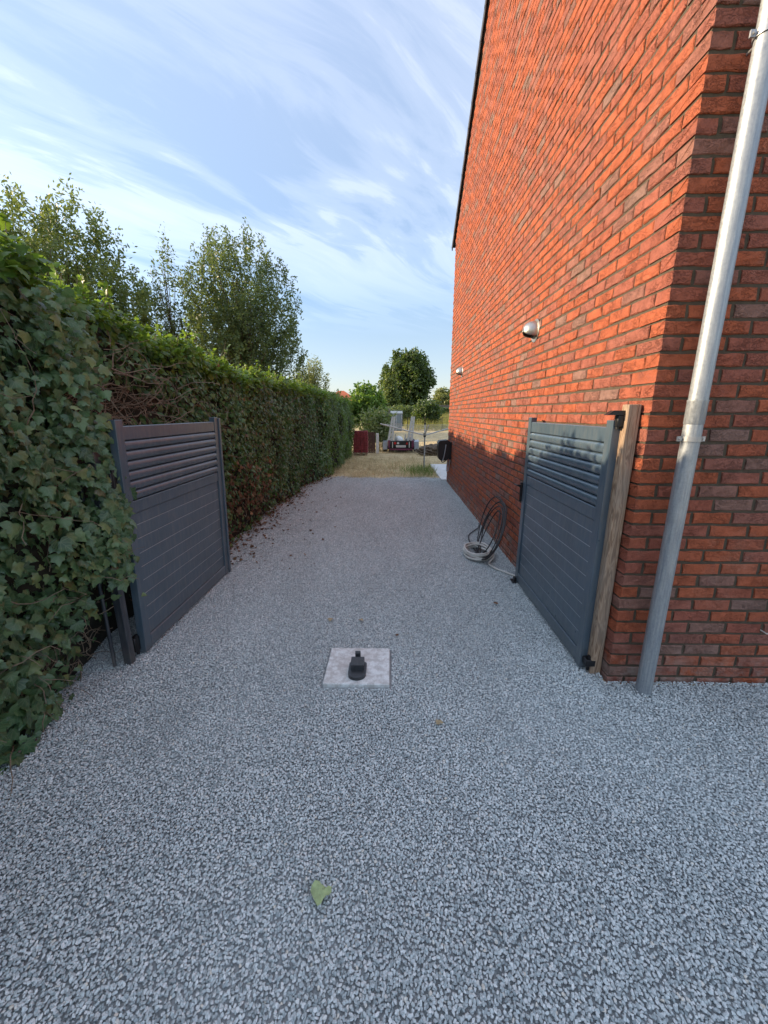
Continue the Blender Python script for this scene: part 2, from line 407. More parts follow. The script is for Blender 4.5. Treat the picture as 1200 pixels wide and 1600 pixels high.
# ground: dry mown straw and soil, greener tall grass on the far bank
m, t, p, o = new_mat('dry_straw_ground'); setp(p, 0.95, 0, 0.1); pos = wpos(t)
a = noise(t, pos, 2.2, 6, 0.7); b = noise(t, pos, 35, 4, 0.7)
c = ramp(t, a, [(0.3, (0.30, 0.21, 0.12)), (0.5, (0.54, 0.42, 0.24)), (0.7, (0.68, 0.56, 0.34))])
c = mixc(t, 1.0, c, ramp(t, b, [(0.3, 0.7), (0.7, 1.2)]), 'MULTIPLY')
sy = N(t, 'ShaderNodeSeparateXYZ'); L(t, pos, sy.inputs[0])
far = ramp(t, math_n(t, 'DIVIDE', sy.outputs[1], 100.0), [(0.36, 0.0), (0.46, 1.0)])
c = mixc(t, math_n(t, 'MULTIPLY', far, 0.8), c, (0.17, 0.185, 0.055))
L(t, c, p.inputs['Base Color']); bump(t, p, b, 0.6, 0.03); M['straw_soil'] = m

# ------------------------------------------------------------------ ground, gravel bed, terrace
def ground_z(x, y):
    s = np.clip((y - 36) / 26, 0, 1); s = s * s * (3 - 2 * s)
    dry = np.clip((y - 10.3) / 2.0, 0, 1)
    return s * 1.0 + dry * (0.025 * lump(np.stack([x, y], -1), 1.7, 3) + 0.02 * lump(np.stack([x, y], -1), 0.6, 13))
def axis(lo, hi, fine_lo, fine_hi, step):
    a = list(np.arange(fine_lo, fine_hi, step)); k = step
    v = fine_hi
    while v < hi: a.append(v); k *= 1.35; v += k
    a.append(hi); b = []; v = fine_lo; k = step
    while v > lo: k *= 1.35; v -= k; b.append(max(v, lo))
    return np.array(b[::-1] + a)
gx = axis(-900, 900, -8, 8, 0.5); gy = axis(-300, 1500, -2, 64, 0.5)
X, Y = np.meshgrid(gx, gy); Z = ground_z(X, Y) - 0.012
V = np.stack([X, Y, Z], -1).reshape(-1, 3); nx = len(gx)
i = (np.arange(len(gy) - 1)[:, None] * nx + np.arange(nx - 1)[None]).ravel()
me = fast_mesh('ground', V, [np.stack([i, i + 1, i + nx + 1, i + nx], -1)], M['straw_soil'])
me.polygons.foreach_set('use_smooth', [True] * len(me.polygons))
link('ground', me, None, 'structure')

FAR = 9.85                                                            # where the gravel gives way to straw
fx = np.linspace(-2.25, 1.3, 26)
edge = [(float(x), FAR + 0.10 * math.sin(x * 3.1) + 0.06 * math.sin(x * 9.7 + 1)) for x in fx]
b = MB(); poly = [(-2.25, -2.0), (7.0, -2.0), (7.0, 2.085), (1.3, 2.085)] + edge[::-1]
b.add([(x, y, -0.004) for x, y in poly], [tuple(range(len(poly)))]); b.build('gravel_bed', M['fines'], None, kind='structure')

b = MB(); b.box(1.20, 6.0, 9.46, 12.4, -0.05, 0.03, 0.004)
b.build('terrace', M['slab_grey'], None, kind='structure')

# loose stones: eight chip shapes, set out on a layer of points
import bmesh
stones = bpy.data.collections.new('stone_shapes')
for k in range(8):
    rr = np.random.default_rng(50 + k)
    pts = unit(rr.normal(size=(13, 3))) * rr.uniform(0.8, 1.0, (13, 1)) * np.array([1.0, rr.uniform(0.58, 0.85), rr.uniform(0.42, 0.62)])
    bm = bmesh.new()
    for q in pts: bm.verts.new(q)
    bmesh.ops.convex_hull(bm, input=bm.verts)
    bmesh.ops.delete(bm, geom=[v for v in bm.verts if not v.link_faces], context='VERTS')
    me = bpy.data.meshes.new('stone'); bm.to_mesh(me); bm.free(); me.materials.append(M['stone'])
    stones.objects.link(bpy.data.objects.new('stone', me))
def jitter(x0, x1, y0, y1, s):
    a, c = np.meshgrid(np.arange(x0, x1, s), np.arange(y0, y1, s)); q = np.stack([a.ravel(), c.ravel()], -1)
    return q + rng.uniform(-0.47, 0.47, q.shape) * s
lay = [(-2.2, 1.31, 0.25, 5.0, 0.0118), (1.31, 3.3, 0.25, 2.085, 0.0118), (-2.2, 3.3, -0.8, 0.25, 0.0125), (-2.2, 1.31, 5.0, FAR + 0.35, 0.0135)]
q = np.concatenate([jitter(a_ + o_ * s_, b_, c_ + o_ * s_, d_, s_) for o_ in (0.0, 0.5) for a_, b_, c_, d_, s_ in lay])
lower = np.concatenate([np.full(len(np.arange(a_ + o_ * s_, b_, s_)) * len(np.arange(c_ + o_ * s_, d_, s_)), o_ > 0) for o_ in (0.0, 0.5) for a_, b_, c_, d_, s_ in lay])
k = np.ones(len(q), bool)
k &= ~((q[:, 0] > -0.425) & (q[:, 0] < 0.005) & (q[:, 1] > 2.00) & (q[:, 1] < 2.40))
k &= ~((q[:, 0] > 1.305) & (q[:, 1] > 2.09))
k &= ~((q[:, 0] > 1.18) & (q[:, 1] > 9.44))
fe = FAR + 0.10 * np.sin(q[:, 0] * 3.1) + 0.06 * np.sin(q[:, 0] * 9.7 + 1)
k &= (q[:, 1] < fe) | (rng.random(len(q)) < np.exp(-(q[:, 1] - fe) / 0.10) * 0.5)
q = q[k]; lower = lower[k]
dw = np.minimum(np.where(q[:, 1] > 2.1, np.abs(1.32 - q[:, 0]), 9), np.where(q[:, 0] > 1.32, np.abs(2.1 - q[:, 1]), 9)); dw = np.minimum(dw, np.abs(np.hypot(q[:, 0] - 1.482, q[:, 1] - 2.005) - 0.04))
z = 0.0065 + 0.012 * np.exp(-dw / 0.035) + 0.004 * lump(q, 0.8, 5) + rng.uniform(-0.002, 0.003, len(q)) - 0.0045 * lower
me = bpy.data.meshes.new('gravel'); me.vertices.add(len(q)); me.vertices.foreach_set('co', np.column_stack([q, z]).astype(np.float32).ravel())
grav = link('gravel', me, None, 'stuff')
ng = bpy.data.node_groups.new('lay_stones', 'GeometryNodeTree')
ng.interface.new_socket('Geometry', in_out='INPUT', socket_type='NodeSocketGeometry')
ng.interface.new_socket('Geometry', in_out='OUTPUT', socket_type='NodeSocketGeometry')
gi = ng.nodes.new('NodeGroupInput'); go = ng.nodes.new('NodeGroupOutput')
iop = ng.nodes.new('GeometryNodeInstanceOnPoints'); ci = ng.nodes.new('GeometryNodeCollectionInfo')
ci.inputs['Collection'].default_value = stones; ci.inputs['Separate Children'].default_value = True; ci.inputs['Reset Children'].default_value = True
iop.inputs['Pick Instance'].default_value = True
ri = ng.nodes.new('FunctionNodeRandomValue'); ri.data_type = 'INT'
[s for s in ri.inputs if s.name == 'Max' and s.type == 'INT'][0].default_value = 7
rv = ng.nodes.new('FunctionNodeRandomValue'); rv.data_type = 'FLOAT_VECTOR'; rv.inputs[0].default_value = (-0.6, -0.6, 0); rv.inputs[1].default_value = (0.6, 0.6, 6.283)
rf = ng.nodes.new('FunctionNodeRandomValue'); rf.data_type = 'FLOAT'
fi = [s for s in rf.inputs if s.type == 'VALUE']; fi[0].default_value = 0.0058; fi[1].default_value = 0.0092
ng.links.new(gi.outputs[0], iop.inputs['Points']); ng.links.new(ci.outputs[0], iop.inputs['Instance'])
ng.links.new([s for s in ri.outputs if s.type == 'INT'][0], iop.inputs['Instance Index'])
ng.links.new([s for s in rv.outputs if s.type == 'VECTOR'][0], iop.inputs['Rotation'])
ng.links.new([s for s in rf.outputs if s.type == 'VALUE'][0], iop.inputs['Scale'])
ng.links.new(iop.outputs[0], go.inputs[0])
md = grav.modifiers.new('stones', 'NODES'); md.node_group = ng

# straw, tall grass and the green tuft under the dryer
M['straw'] = leaf_mat('dry_straw', 'island', [(0, (0.30, 0.21, 0.11)), (0.3, (0.58, 0.46, 0.26)), (0.9, (0.80, 0.68, 0.43)), (1, (0.30, 0.29, 0.10))], 0.2, 0.7, (0.5, 0.4, 0.2), 0.2)
M['grass'] = leaf_mat('green_grass', 'island', [(0, (0.05, 0.10, 0.02)), (0.6, (0.09, 0.16, 0.035)), (1, (0.20, 0.22, 0.07))], 0.3, 0.5)
M['tallgrass'] = leaf_mat('yellow_green_grass', 'island', [(0, (0.15, 0.17, 0.04)), (0.6, (0.25, 0.25, 0.07)), (1, (0.36, 0.30, 0.12))], 0.3, 0.6, (0.5, 0.5, 0.1))
blade = (np.array([(-0.5, 0, 0), (0.5, 0, 0), (0.35, 0.55, 0.04), (-0.35, 0.55, 0.04), (0, 1, 0)]) * np.array([0.03, 1, 1]), np.array([(0, 1, 2), (0, 2, 3), (3, 2, 4)]))
blade2 = (blade[0] + np.array([0, 0, 1]) * (blade[0][:, 1:2] ** 2) * 0.35, blade[1])
def blades(name, xy, flat, ln, mat, zoff=0.0):
    n = len(xy); ang = rng.uniform(0, 2 * np.pi, n); el = rng.uniform(flat[0], flat[1], n); el = np.where(rng.random(n) < 0.15, el + 0.5, el)
    tip = np.stack([np.cos(ang) * np.cos(el), np.sin(ang) * np.cos(el), np.sin(el)], -1)
    nr = np.stack([-np.cos(ang) * np.sin(el), -np.sin(ang) * np.sin(el), np.cos(el)], -1) + rng.normal(size=(n, 3)) * 0.3
    pos = np.column_stack([xy, ground_z(xy[:, 0], xy[:, 1]) - 0.005 + zoff + rng.uniform(0, 0.02, n)])
    return scatter(name, [blade, blade2], pos, frames(nr, tip), rng.uniform(*ln, n), mat)
def rand_xy(x0, x1, y0, y1, n): return np.column_stack([rng.uniform(x0, x1, n), rng.uniform(y0, y1, n)])
xy = np.concatenate([rand_xy(-1.9, 1.2, 9.75, 14, 17000), rand_xy(-1.6, 6.5, 12.4, 22, 20000)])
xy = xy[~((xy[:, 0] > 1.18) & (xy[:, 1] < 12.42))]
dens = lump(xy, 0.9, 9); xy = xy[rng.random(len(xy)) < 0.6 + 0.5 * dens]
blades('straw', xy, (-0.05, 0.5), (0.06, 0.24), M['straw'])
xy = rng.normal(size=(1500, 2)) * np.array([0.28, 0.42]) + np.array([0.80, 10.75]); xy = xy[(xy[:, 0] < 1.18) & (xy[:, 1] > 9.7)]
blades('grass', xy, (0.5, 1.45), (0.08, 0.24), M['grass'])
xy = rand_xy(1.2, 12, 37, 60, 9000)
blades('tall_grass', xy, (0.9, 1.5), (0.5, 1.1), M['tallgrass'])

# ------------------------------------------------------------------ the brick house
WX, FY, BY = 1.32, 2.10, 9.46                                          # side wall plane, front plane, back plane
EAVE, SLOPE = 5.14, 0.81
RIDGE_Y = (FY + BY) / 2; RIDGE_Z = EAVE + SLOPE * (BY - RIDGE_Y)
HX1 = 10.0
house = thing('brick_house', 'red handmade-brick gabled house along the right side of the gravel drive', 'house', (WX, FY, 0))
def hl(x): return x
REC = 0.0075
b = MB()
x0 = WX + REC; f0 = FY + REC
prof = [(f0, -0.1), (BY - REC, -0.1), (BY - REC, EAVE), (RIDGE_Y, RIDGE_Z), (f0, EAVE)]
b.prism([(y - FY, z) for y, z in prof], 'x', x0 - WX, HX1 - WX)
wall = b.build('wall', M['mortar'], house)
def roof_z(y): return EAVE + SLOPE * (min(y - FY, BY - y))
CH, BH, BL, JT = 0.074, 0.0605, 0.2025, 0.0125
PITCH = BL + JT
HEAD = 0.098
def brick_mesh_data(seed, length, corner=False):
    """a hand-moulded brick, front face at y=0 looking along -y, x from 0 to length, z from 0 to BH, body to y=0.1"""
    r = np.random.default_rng(seed); D = 0.06 if not corner else 0.098
    n = 5
    xs = np.linspace(0, length, n)
    v = []; f = []
    def row(zv, yv, ins, jz, jy):
        s = len(v)
        for i_, x in enumerate(xs):
            xx = x + (ins if i_ == 0 else -ins if i_ == n - 1 else 0)
            v.append((xx + r.normal() * 0.0012, yv + r.normal() * jy, zv + r.normal() * jz))
        return s
    a = row(0, D, 0, 0, 0); b1 = row(0, 0.005, 0, 0.0014, 0); c1 = row(0.005, 0, 0.0045, 0.0014, 0.0012); cm = row(BH / 2, 0, 0.004, 0.003, 0.0018)
    c2 = row(BH - 0.005, 0, 0.0045, 0.0014, 0.0012); b2 = row(BH, 0.005, 0, 0.0014, 0); d = row(BH, D, 0, 0, 0)
    rows = [a, b1, c1, cm, c2, b2, d]
    for p_, q_ in zip(rows[:-1], rows[1:]):
        for i_ in range(n - 1):
            f.append((p_ + i_, p_ + i_ + 1, q_ + i_ + 1, q_ + i_))
    f.append((a, b1, c1, cm, c2, b2, d)[::-1]); e = n - 1
    f.append((a + e, b1 + e, c1 + e, cm + e, c2 + e, b2 + e, d + e))
    return np.array(v), f
VAR = 7
tmpl = {ln: [brick_mesh_data(100 + k_ + int(ln * 1000), ln) for k_ in range(VAR)] for ln in (BL, HEAD)}
corner_t = [brick_mesh_data(700 + k_, BL, True) for k_ in range(VAR)]
def corner_side(k_): return None
bricks = []   # (kind, variant, origin, direction: 'front'/'side', length)
nrow_side = int((RIDGE_Z) / CH) + 1
cam_p = np.array([0, 0, 1.6])
for rI in range(nrow_side):
    z0 = 0.004 + rI * CH - 0.03
    zt = z0 + BH
    odd = rI % 2
    # front face: corner brick (header on odd rows, stretcher on even), then stretchers to the right
    if zt < EAVE + 0.05:
        xs = WX; first = True
        while xs < 3.6:
            ln = (HEAD if odd == 0 else BL) if first else BL
            bricks.append(('front', ln, xs, z0, first)); xs += ln + JT; first = False
    # side face: starts behind the corner brick
    y = FY + (HEAD if odd else BL) + JT
    end = BY - 0.002
    ymax = end; ymin = FY
    if zt > EAVE:
        ymin = FY + (zt - EAVE) / SLOPE; ymax = BY - (zt - EAVE) / SLOPE
    while y < end:
        ln = min(BL, end - y)
        y1 = y + ln
        if ln > 0.05 and y1 < ymax + 0.12 and y > ymin - 0.25:
            if y1 > ymax: ln = ymax - y
            if y < ymin: pass
            if ln > 0.05: bricks.append(('side', ln, y, z0, False))
        y += BL + JT
def view_size(bk):
    face, ln, a, z0, fst = bk
    if face == 'front': c_ = np.array([a + ln / 2, FY, z0 + BH / 2]); nrm = np.array([0, -1, 0])
    else: c_ = np.array([WX, a + ln / 2, z0 + BH / 2]); nrm = np.array([-1, 0, 0])
    d = c_ - cam_p; dist = np.linalg.norm(d)
    # inside the picture only
    F = np.array([-0.0200, 0.9692, -0.2455]); zz = d @ F
    Rt = np.array([0.9998, 0.0206, 0]); D_ = np.cross(F, Rt)
    u_ = d @ Rt / zz * 612; v_ = d @ D_ / zz * 612
    if zz < 0.1 or abs(u_) > 610 or abs(v_) > 810: return 0
    return -(d / dist) @ nrm * ln * BH / dist ** 2 * (dist / zz) ** 3
order = sorted(range(len(bricks)), key=lambda i_: -view_size(bricks[i_]))
single = set(order[:300])
V_rest = []; F_rest = []; off = 0
cache = {}
def brick_xform(vv, face, a, z0):
    if face == 'front':
        return np.stack([vv[:, 0] + a - WX, vv[:, 1], vv[:, 2] + z0], -1)
    # side face: brick front (-y) turns to -x; brick x runs along -Y so the outside stays outside
    return np.stack([vv[:, 1], vv[:, 0] + a - FY, vv[:, 2] + z0], -1)
for i_, (face, ln, a, z0, first) in enumerate(bricks):
    k_ = int(rng.integers(0, VAR))
    lk = ln if ln in tmpl else BL
    vv, ff = (tmpl[lk] if not first else tmpl[lk])[k_]
    jit = np.array([0, rng.normal() * 0.0013, rng.normal() * 0.0012])
    if i_ in single:
        key = (face, lk, k_, ln if lk != ln else 0, first)
        if key not in cache:
            q = vv * np.array([ln / lk, 1, 1])
            if first: q = q.copy(); q[q[:, 1] > 0.02, 1] = HEAD if ln == BL else BL
            if face == 'side': q = np.stack([q[:, 1], q[:, 0], q[:, 2]], -1)
            mb = MB(); mb.add(q, ff); cache[key] = mb.mesh('brick', M['brick_o'])
        o = link('brick', cache[key], wall)
        if face == 'front': o.location = (a - WX, jit[1], z0 + jit[2])
        else: o.location = (jit[1], a - FY, z0 + jit[2])
    else:
        q = vv * np.array([ln / lk, 1, 1])
        if first: q = q.copy(); q[q[:, 1] > 0.02, 1] = HEAD if ln == BL else BL
        q = brick_xform(q + jit, face, a, z0)
        if face == 'side' and z0 + BH > EAVE - 0.05:                     # cut bricks under the rake
            lim = lambda yy: np.minimum(EAVE + SLOPE * (yy), EAVE + SLOPE * (BY - FY - yy)) - 0.0
            q[:, 2] = np.minimum(q[:, 2], np.maximum(lim(q[:, 1]), z0 - 0.001))
        V_rest.append(q); F_rest.extend([tuple(j_ + off for j_ in f_) for f_ in ff]); off += len(q)
mb = MB(); mb.v = [tuple(p_) for p_ in np.concatenate(V_rest)]; mb.f = F_rest
mb.build('brickwork', M['brick_i'], wall, kind='stuff')
# roof: two slabs with a row of verge tiles down each rake
roof = None
b = MB()
for s in (1, -1):
    ye = BY + 0.10 if s > 0 else FY - 0.10
    ze = EAVE - 0.081 + 0.03
    pts = [(RIDGE_Y, RIDGE_Z + 0.03), (ye, ze), (ye, ze + 0.10), (RIDGE_Y, RIDGE_Z + 0.13)]
    b.prism([(y - FY, z) for y, z in pts], 'x', -0.012, HX1 - WX + 0.03)
roof = b.build('roof', M['tile'], house)
rake = math.hypot(BY + 0.10 - RIDGE_Y, SLOPE * (BY + 0.10 - RIDGE_Y)); nt_ = int(rake / 0.33) + 1
ang = math.atan(SLOPE)
tile_me = {}
for s in (1, -1):
    b = MB()
    # a verge tile: cover along the rake with a turned-down cheek, thick end downhill
    Lt = 0.37
    def pt(u, h): return (s * (u * math.cos(ang)) + s * h * math.sin(ang), -u * math.sin(ang) + h * math.cos(ang))
    for (xa, xb, h0, h1) in ((-0.045, 0.26, 0.115, 0.135), (-0.045, -0.028, 0.015, 0.115)):
        b.prism([pt(0, h0 - 0.012), pt(Lt, h0 + 0.010), pt(Lt, h1 + 0.012), pt(0, h1 - 0.010)], 'x', xa, xb)
    tile_me[s] = b.mesh('tile', M['tile'])
    for k_ in range(nt_):
        o = link('tile', tile_me[s], roof); u = k_ * 0.33
        o.location = (0, RIDGE_Y - FY + s * u * math.cos(ang), RIDGE_Z - u * math.sin(ang) + 0.012)
# a short screw left in the front wall
b = MB(); b.tube([(0, 0.02, 0), (0, -0.035, 0.0)], 0.004, 8).tube([(0, -0.035, 0), (0.02, -0.037, 0.012)], 0.004, 8)
s_ = b.build('wall_screw', M['offwhite'], None, True); s_.location = (2.17, FY, 0.362)
tag(s_, 'small pale screw hook sticking out of the shaded brick front low at the right', 'hook')

# downpipe with two clips
dp = thing('downpipe', 'weathered grey zinc downpipe beside the brick corner', 'downpipe', (1.482, 2.005, 0))
b = MB(); b.tube([(0, 0, -0.02), (0, 0, 1.62), (0, 0, 1.63), (0, 0, 5.2)], [0.0405, 0.0405, 0.0405, 0.0405], 28); b.build('pipe', M['zinc'], dp, True)
b = MB(); b.lathe([(0.041, -0.055), (0.0428, -0.052), (0.0428, 0.05), (0.0438, 0.053), (0.0438, 0.060), (0.041, 0.061)], (0, 0, 1.60), 'z', 28); b.build('sleeve', M['zinc'], dp, True)
for zb in (1.475, 3.06):
    b = MB(); b.lathe([(0.0425, -0.012), (0.0465, -0.012), (0.0465, 0.012), (0.0425, 0.012)], (0, 0, zb), 'z', 28)
    br = b.build('pipe_clip', M['galv'], dp, True)
    b = MB(); b.box(-0.068, -0.044, -0.004, 0.004, zb - 0.012, zb + 0.012).box(0.044, 0.068, -0.004, 0.004, zb - 0.012, zb + 0.012)
    b.tube([(-0.057, -0.012, zb), (-0.057, 0.012, zb)], 0.006, 6).tube([(0.057, -0.012, zb), (0.057, 0.012, zb)], 0.006, 6)
    b.tube([(0, 0.045, zb), (0, 0.11, zb)], 0.005, 6)
    b.build('clip_screw', M['galv'], br, True)

# two stainless vent hoods
def vent(y, z, label):
    v_ = thing('vent_hood', label, 'vent', (WX, y, z), 0, 'vents on the brick side wall')
    b = MB(); n = 20; prof = []
    # half-dome cowl open downwards: rings from the wall flange out to the nose
    rings = []
    for i_ in range(9):
        u = i_ / 8; th = u * math.pi * 0.5
        rings.append((0.085 * math.cos(th) ** 0.8 + 0.001, 0.115 * math.sin(th)))
    vv = []; ff = []
    m_ = 25
    for (rad, outx) in rings:
        for j in range(m_):
            a_ = -0.21 * math.pi + 1.42 * math.pi * j / (m_ - 1)
            vv.append((-outx, rad * math.cos(a_), rad * math.sin(a_) * 1.0 + 0.0))
    for i_ in range(len(rings) - 1):
        for j in range(m_ - 1):
            ff.append((i_ * m_ + j, i_ * m_ + j + 1, (i_ + 1) * m_ + j + 1, (i_ + 1) * m_ + j))
    b.add(vv, ff); cow = b.build('cowl', M['steel'], v_, 'all')
    sm = cow.modifiers.new('thickness', 'SOLIDIFY'); sm.thickness = 0.0025
    b = MB(); b.lathe([(0.0, -0.001), (0.098, -0.001), (0.101, -0.004), (0.098, -0.007), (0.074, -0.007), (0.070, -0.004)], (0, 0, 0), 'x', 32); b.build('flange', M['steel'], v_, True)
    b = MB(); b.lathe([(0.0, -0.010), (0.068, -0.010), (0.068, -0.0075)], (0, 0, -0.002), 'x', 24)
    b.build('throat', M['black'], v_)
vent(3.95, 2.335, 'larger-looking stainless vent hood on the wall just above the gate')
vent(7.89, 2.352, 'stainless vent hood near the far end of the brick wall')

# ------------------------------------------------------------------ gates
GZ = [0.895, 0.802, 0.702, 0.607, 0.512, 0.417, 0.320, 0.222]           # grooves between the boards
def gate(label, gx, y0, y1, fx, far_double):
    """leaf along Y, face towards fx (+1/-1) along X, gx = face of the stiles"""
    g = thing('garden_gate', label, 'gate', (gx, y0, 0.0), 0, 'open gates of the drive')
    W = y1 - y0; T = 0.048
    def bx(mb, d0, d1, a0, a1, z0, z1, bev=0.002):
        xa, xb = sorted((-fx * d0, -fx * d1)); return mb.box(xa, xb, a0, a1, z0, z1, bev)
    sw = 0.068
    bx(MB(), 0, T, 0, sw, 0.018, 1.560).build('stile', M['anthracite'], g)
    bx(MB(), 0, T, W - sw, W, 0.018, 1.560).build('stile', M['anthracite'], g)
    if far_double:
        bx(MB(), -0.012, 0.03, W + 0.004, W + 0.036, 0.018, 1.552).build('meeting_strip', M['anthracite'], g)
    a0, a1 = sw + 0.0005, W - sw - 0.0005
    bx(MB(), 0.004, T - 0.004, a0, a1, 1.438, 1.522, 0.004).build('top_rail', M['anthracite'], g)
    bx(MB(), 0.006, T - 0.004, a0, a1, 0.975, 1.054, 0.003).build('middle_rail', M['anthracite'], g)
    bx(MB(), 0.001, T - 0.004, a0, a1, 0.026, 0.118, 0.004).build('bottom_rail', M['anthracite'], g)
    # louvre slat: rounded bull-nose profile
    pr = []
    for k_ in range(10):
        th = math.pi * (k_ / 9 - 0.5)
        pr.append((-fx * (0.024 - 0.024 * math.cos(th) ** 0.75), 0.034 + 0.032 * math.sin(th) * (1 if th < 0 else 0.88)))
    pr += [(-fx * 0.034, 0.066), (-fx * 0.034, 0.006)]
    b = MB(); b.prism(pr, 'y', a0, a1); sl = b.mesh('louvre_slat', M['anthracite'], True)
    for k_ in range(6):
        o = link('louvre_slat', sl, g); o.location = (0, 0, 1.056 + k_ * 0.0632)
    edges = [0.974] + GZ + [0.119]
    for hi, lo in zip(edges[:-1], edges[1:]):
        bx(MB(), 0.012, 0.034, a0, a1, lo + 0.0022, hi - 0.0022, 0.0012).build('board', M['anthracite'], g)
    st = bx(MB(), 0.0128, 0.030, a0 + 0.002, a1 - 0.002, -0.0016, 0.0016, 0).mesh('groove_highlight', M['groove_highlight'])
    for zg in GZ:
        o = link('groove_highlight', st, g); o.location = (0, 0, zg)
    return g, W, T
gR, WR, TR = gate('anthracite gate leaf folded open against the brick wall', 1.205, 2.215, 3.58, -1, False)
gL, WLf, TL = gate('anthracite gate leaf folded open against the ivy hedge', -1.665, 2.315, 3.70, 1, True)
gL.rotation_euler = (0, R(1.6), 0)                                     # hangs a little out of plumb
# right gate: latch, drop bolt, hinges; left gate: hinge plates
b = MB(); b.box(-0.022, 0.02, WR + 0.001, WR + 0.012, 0.80, 0.98, 0.003).tube([(-0.02, WR - 0.02, 0.955), (-0.055, WR - 0.02, 0.955)], 0.009, 10).tube([(-0.052, WR - 0.02, 0.955), (-0.052, WR + 0.075, 0.95)], 0.008, 10)
b.build('latch_handle', M['blackmetal'], gR, True)
b = MB(); b.box(-0.024, -0.001, WR - 0.055, WR - 0.012, 0.015, 0.06, 0.004).tube([(-0.012, WR - 0.033, 0.06), (-0.012, WR - 0.033, 0.005)], 0.008, 8).box(-0.04, -0.002, WR - 0.07, WR + 0.02, 0.006, 0.022, 0.003)
b.build('drop_bolt', M['blackmetal'], gR, True)
for zb in (0.085,):
    b = MB(); b.box(0.012, 0.07, -0.055, 0.02, zb - 0.025, zb + 0.02, 0.004).tube([(0.04, -0.03, zb - 0.06), (0.04, -0.03, zb + 0.04)], 0.012, 10)
    b.build('hinge', M['blackmetal'], gR, True)
for zb in (0.10, 1.20):
    b = MB(); b.box(-0.070, -0.03, -0.055, -0.002, zb - 0.05, zb + 0.05, 0.004).tube([(-0.035, -0.03, zb - 0.07), (-0.035, -0.03, zb + 0.07)], 0.012, 10)
    b.build('hinge', M['blackmetal'], gL, True)

post = thing('gate_post', 'weathered wooden post with black hinge bracket against the brick corner', 'post', (1.247, 2.162, 0))
b = MB(); b.box(0, 0.066, 0, 0.064, -0.05, 1.643, 0.003); b.build('timber', M['timber'], post)
b = MB(); b.prism([(-0.095, 1.588), (-0.06, 1.612), (0.004, 1.612), (0.004, 1.588)], 'y', 0.025, 0.066)
b.tube([(-0.02, 0.045, 1.59), (-0.02, 0.045, 1.515)], 0.012, 12).box(-0.034, -0.001, 0.026, 0.064, 1.525, 1.588, 0.004)
b.build('hinge_bracket', M['blackmetal'], post, True)
post2 = thing('gate_post', 'dark metal post half hidden by ivy at the left gate', 'post', (-1.715, 2.195, 0))
b = MB(); b.box(-0.024, 0.024, 0.0, 0.05, -0.05, 1.40, 0.003); b.build('metal_tube', M['dark_post'], post2)
b = MB(); b.tube([(-0.062, -0.03, 0.02), (-0.062, -0.03, 1.2)], 0.011, 10); b.build('drop_rod', M['dark_post'], post2, True)
b = MB(); b.box(-0.005, 0.022, -0.006, -0.0005, 1.15, 1.27, 0.001); b.build('hinge_plate', M['galv'], post2)

# ------------------------------------------------------------------ gate stop in the middle of the drive
gs = thing('gate_stop', 'square pale concrete tile with a black gate catch set in the gravel', 'gate stop', (-0.21, 2.2, 0))
b = MB(); b.box(-0.2, 0.2, -0.187, 0.187, -0.04, 0.028, 0.004); b.build('concrete_tile', M['slab'], gs)
cat = None
ol = [(0.046 * math.cos(a_) * (1 if True else 1), 0.046 * math.sin(a_) - 0.095 + 0.0) for a_ in np.linspace(math.pi, 2 * math.pi, 11)]
ol = [(x, y) for x, y in ol] + [(0.046, -0.01), (0.036, 0.0), (-0.036, 0.0), (-0.046, -0.01)]
b = MB(); b.prism([(x, y + 0.0) for x, y in ol], 'z', 0.0285, 0.046); cat = b.build('catch_base', M['catch'], gs, True); cat.location = (0, 0.0, -0.0057); cat.scale = (1.2, 1.12, 1.2)
b = MB(); b.prism([(-0.075, 0.046), (-0.072, 0.072), (-0.050, 0.088), (-0.018, 0.088), (-0.008, 0.070), (-0.006, 0.046)], 'x', -0.034, 0.034)
b.build('catch_block', M['catch'], cat, True)
b = MB(); b.prism([(-0.005, 0.05), (-0.002, 0.098), (0.010, 0.106), (0.022, 0.085), (0.022, 0.0285), (0.0, 0.0285)], 'x', -0.016, 0.012); b.build('catch_tongue', M['catch'], cat, True)
b = MB(); b.lathe([(0.010, 0.0), (0.013, 0.0), (0.013, 0.0015), (0.010, 0.0015)], (-0.03, 0.155, 0.0283), 'z', 20); b.build('screw_ring', M['offwhite'], gs)

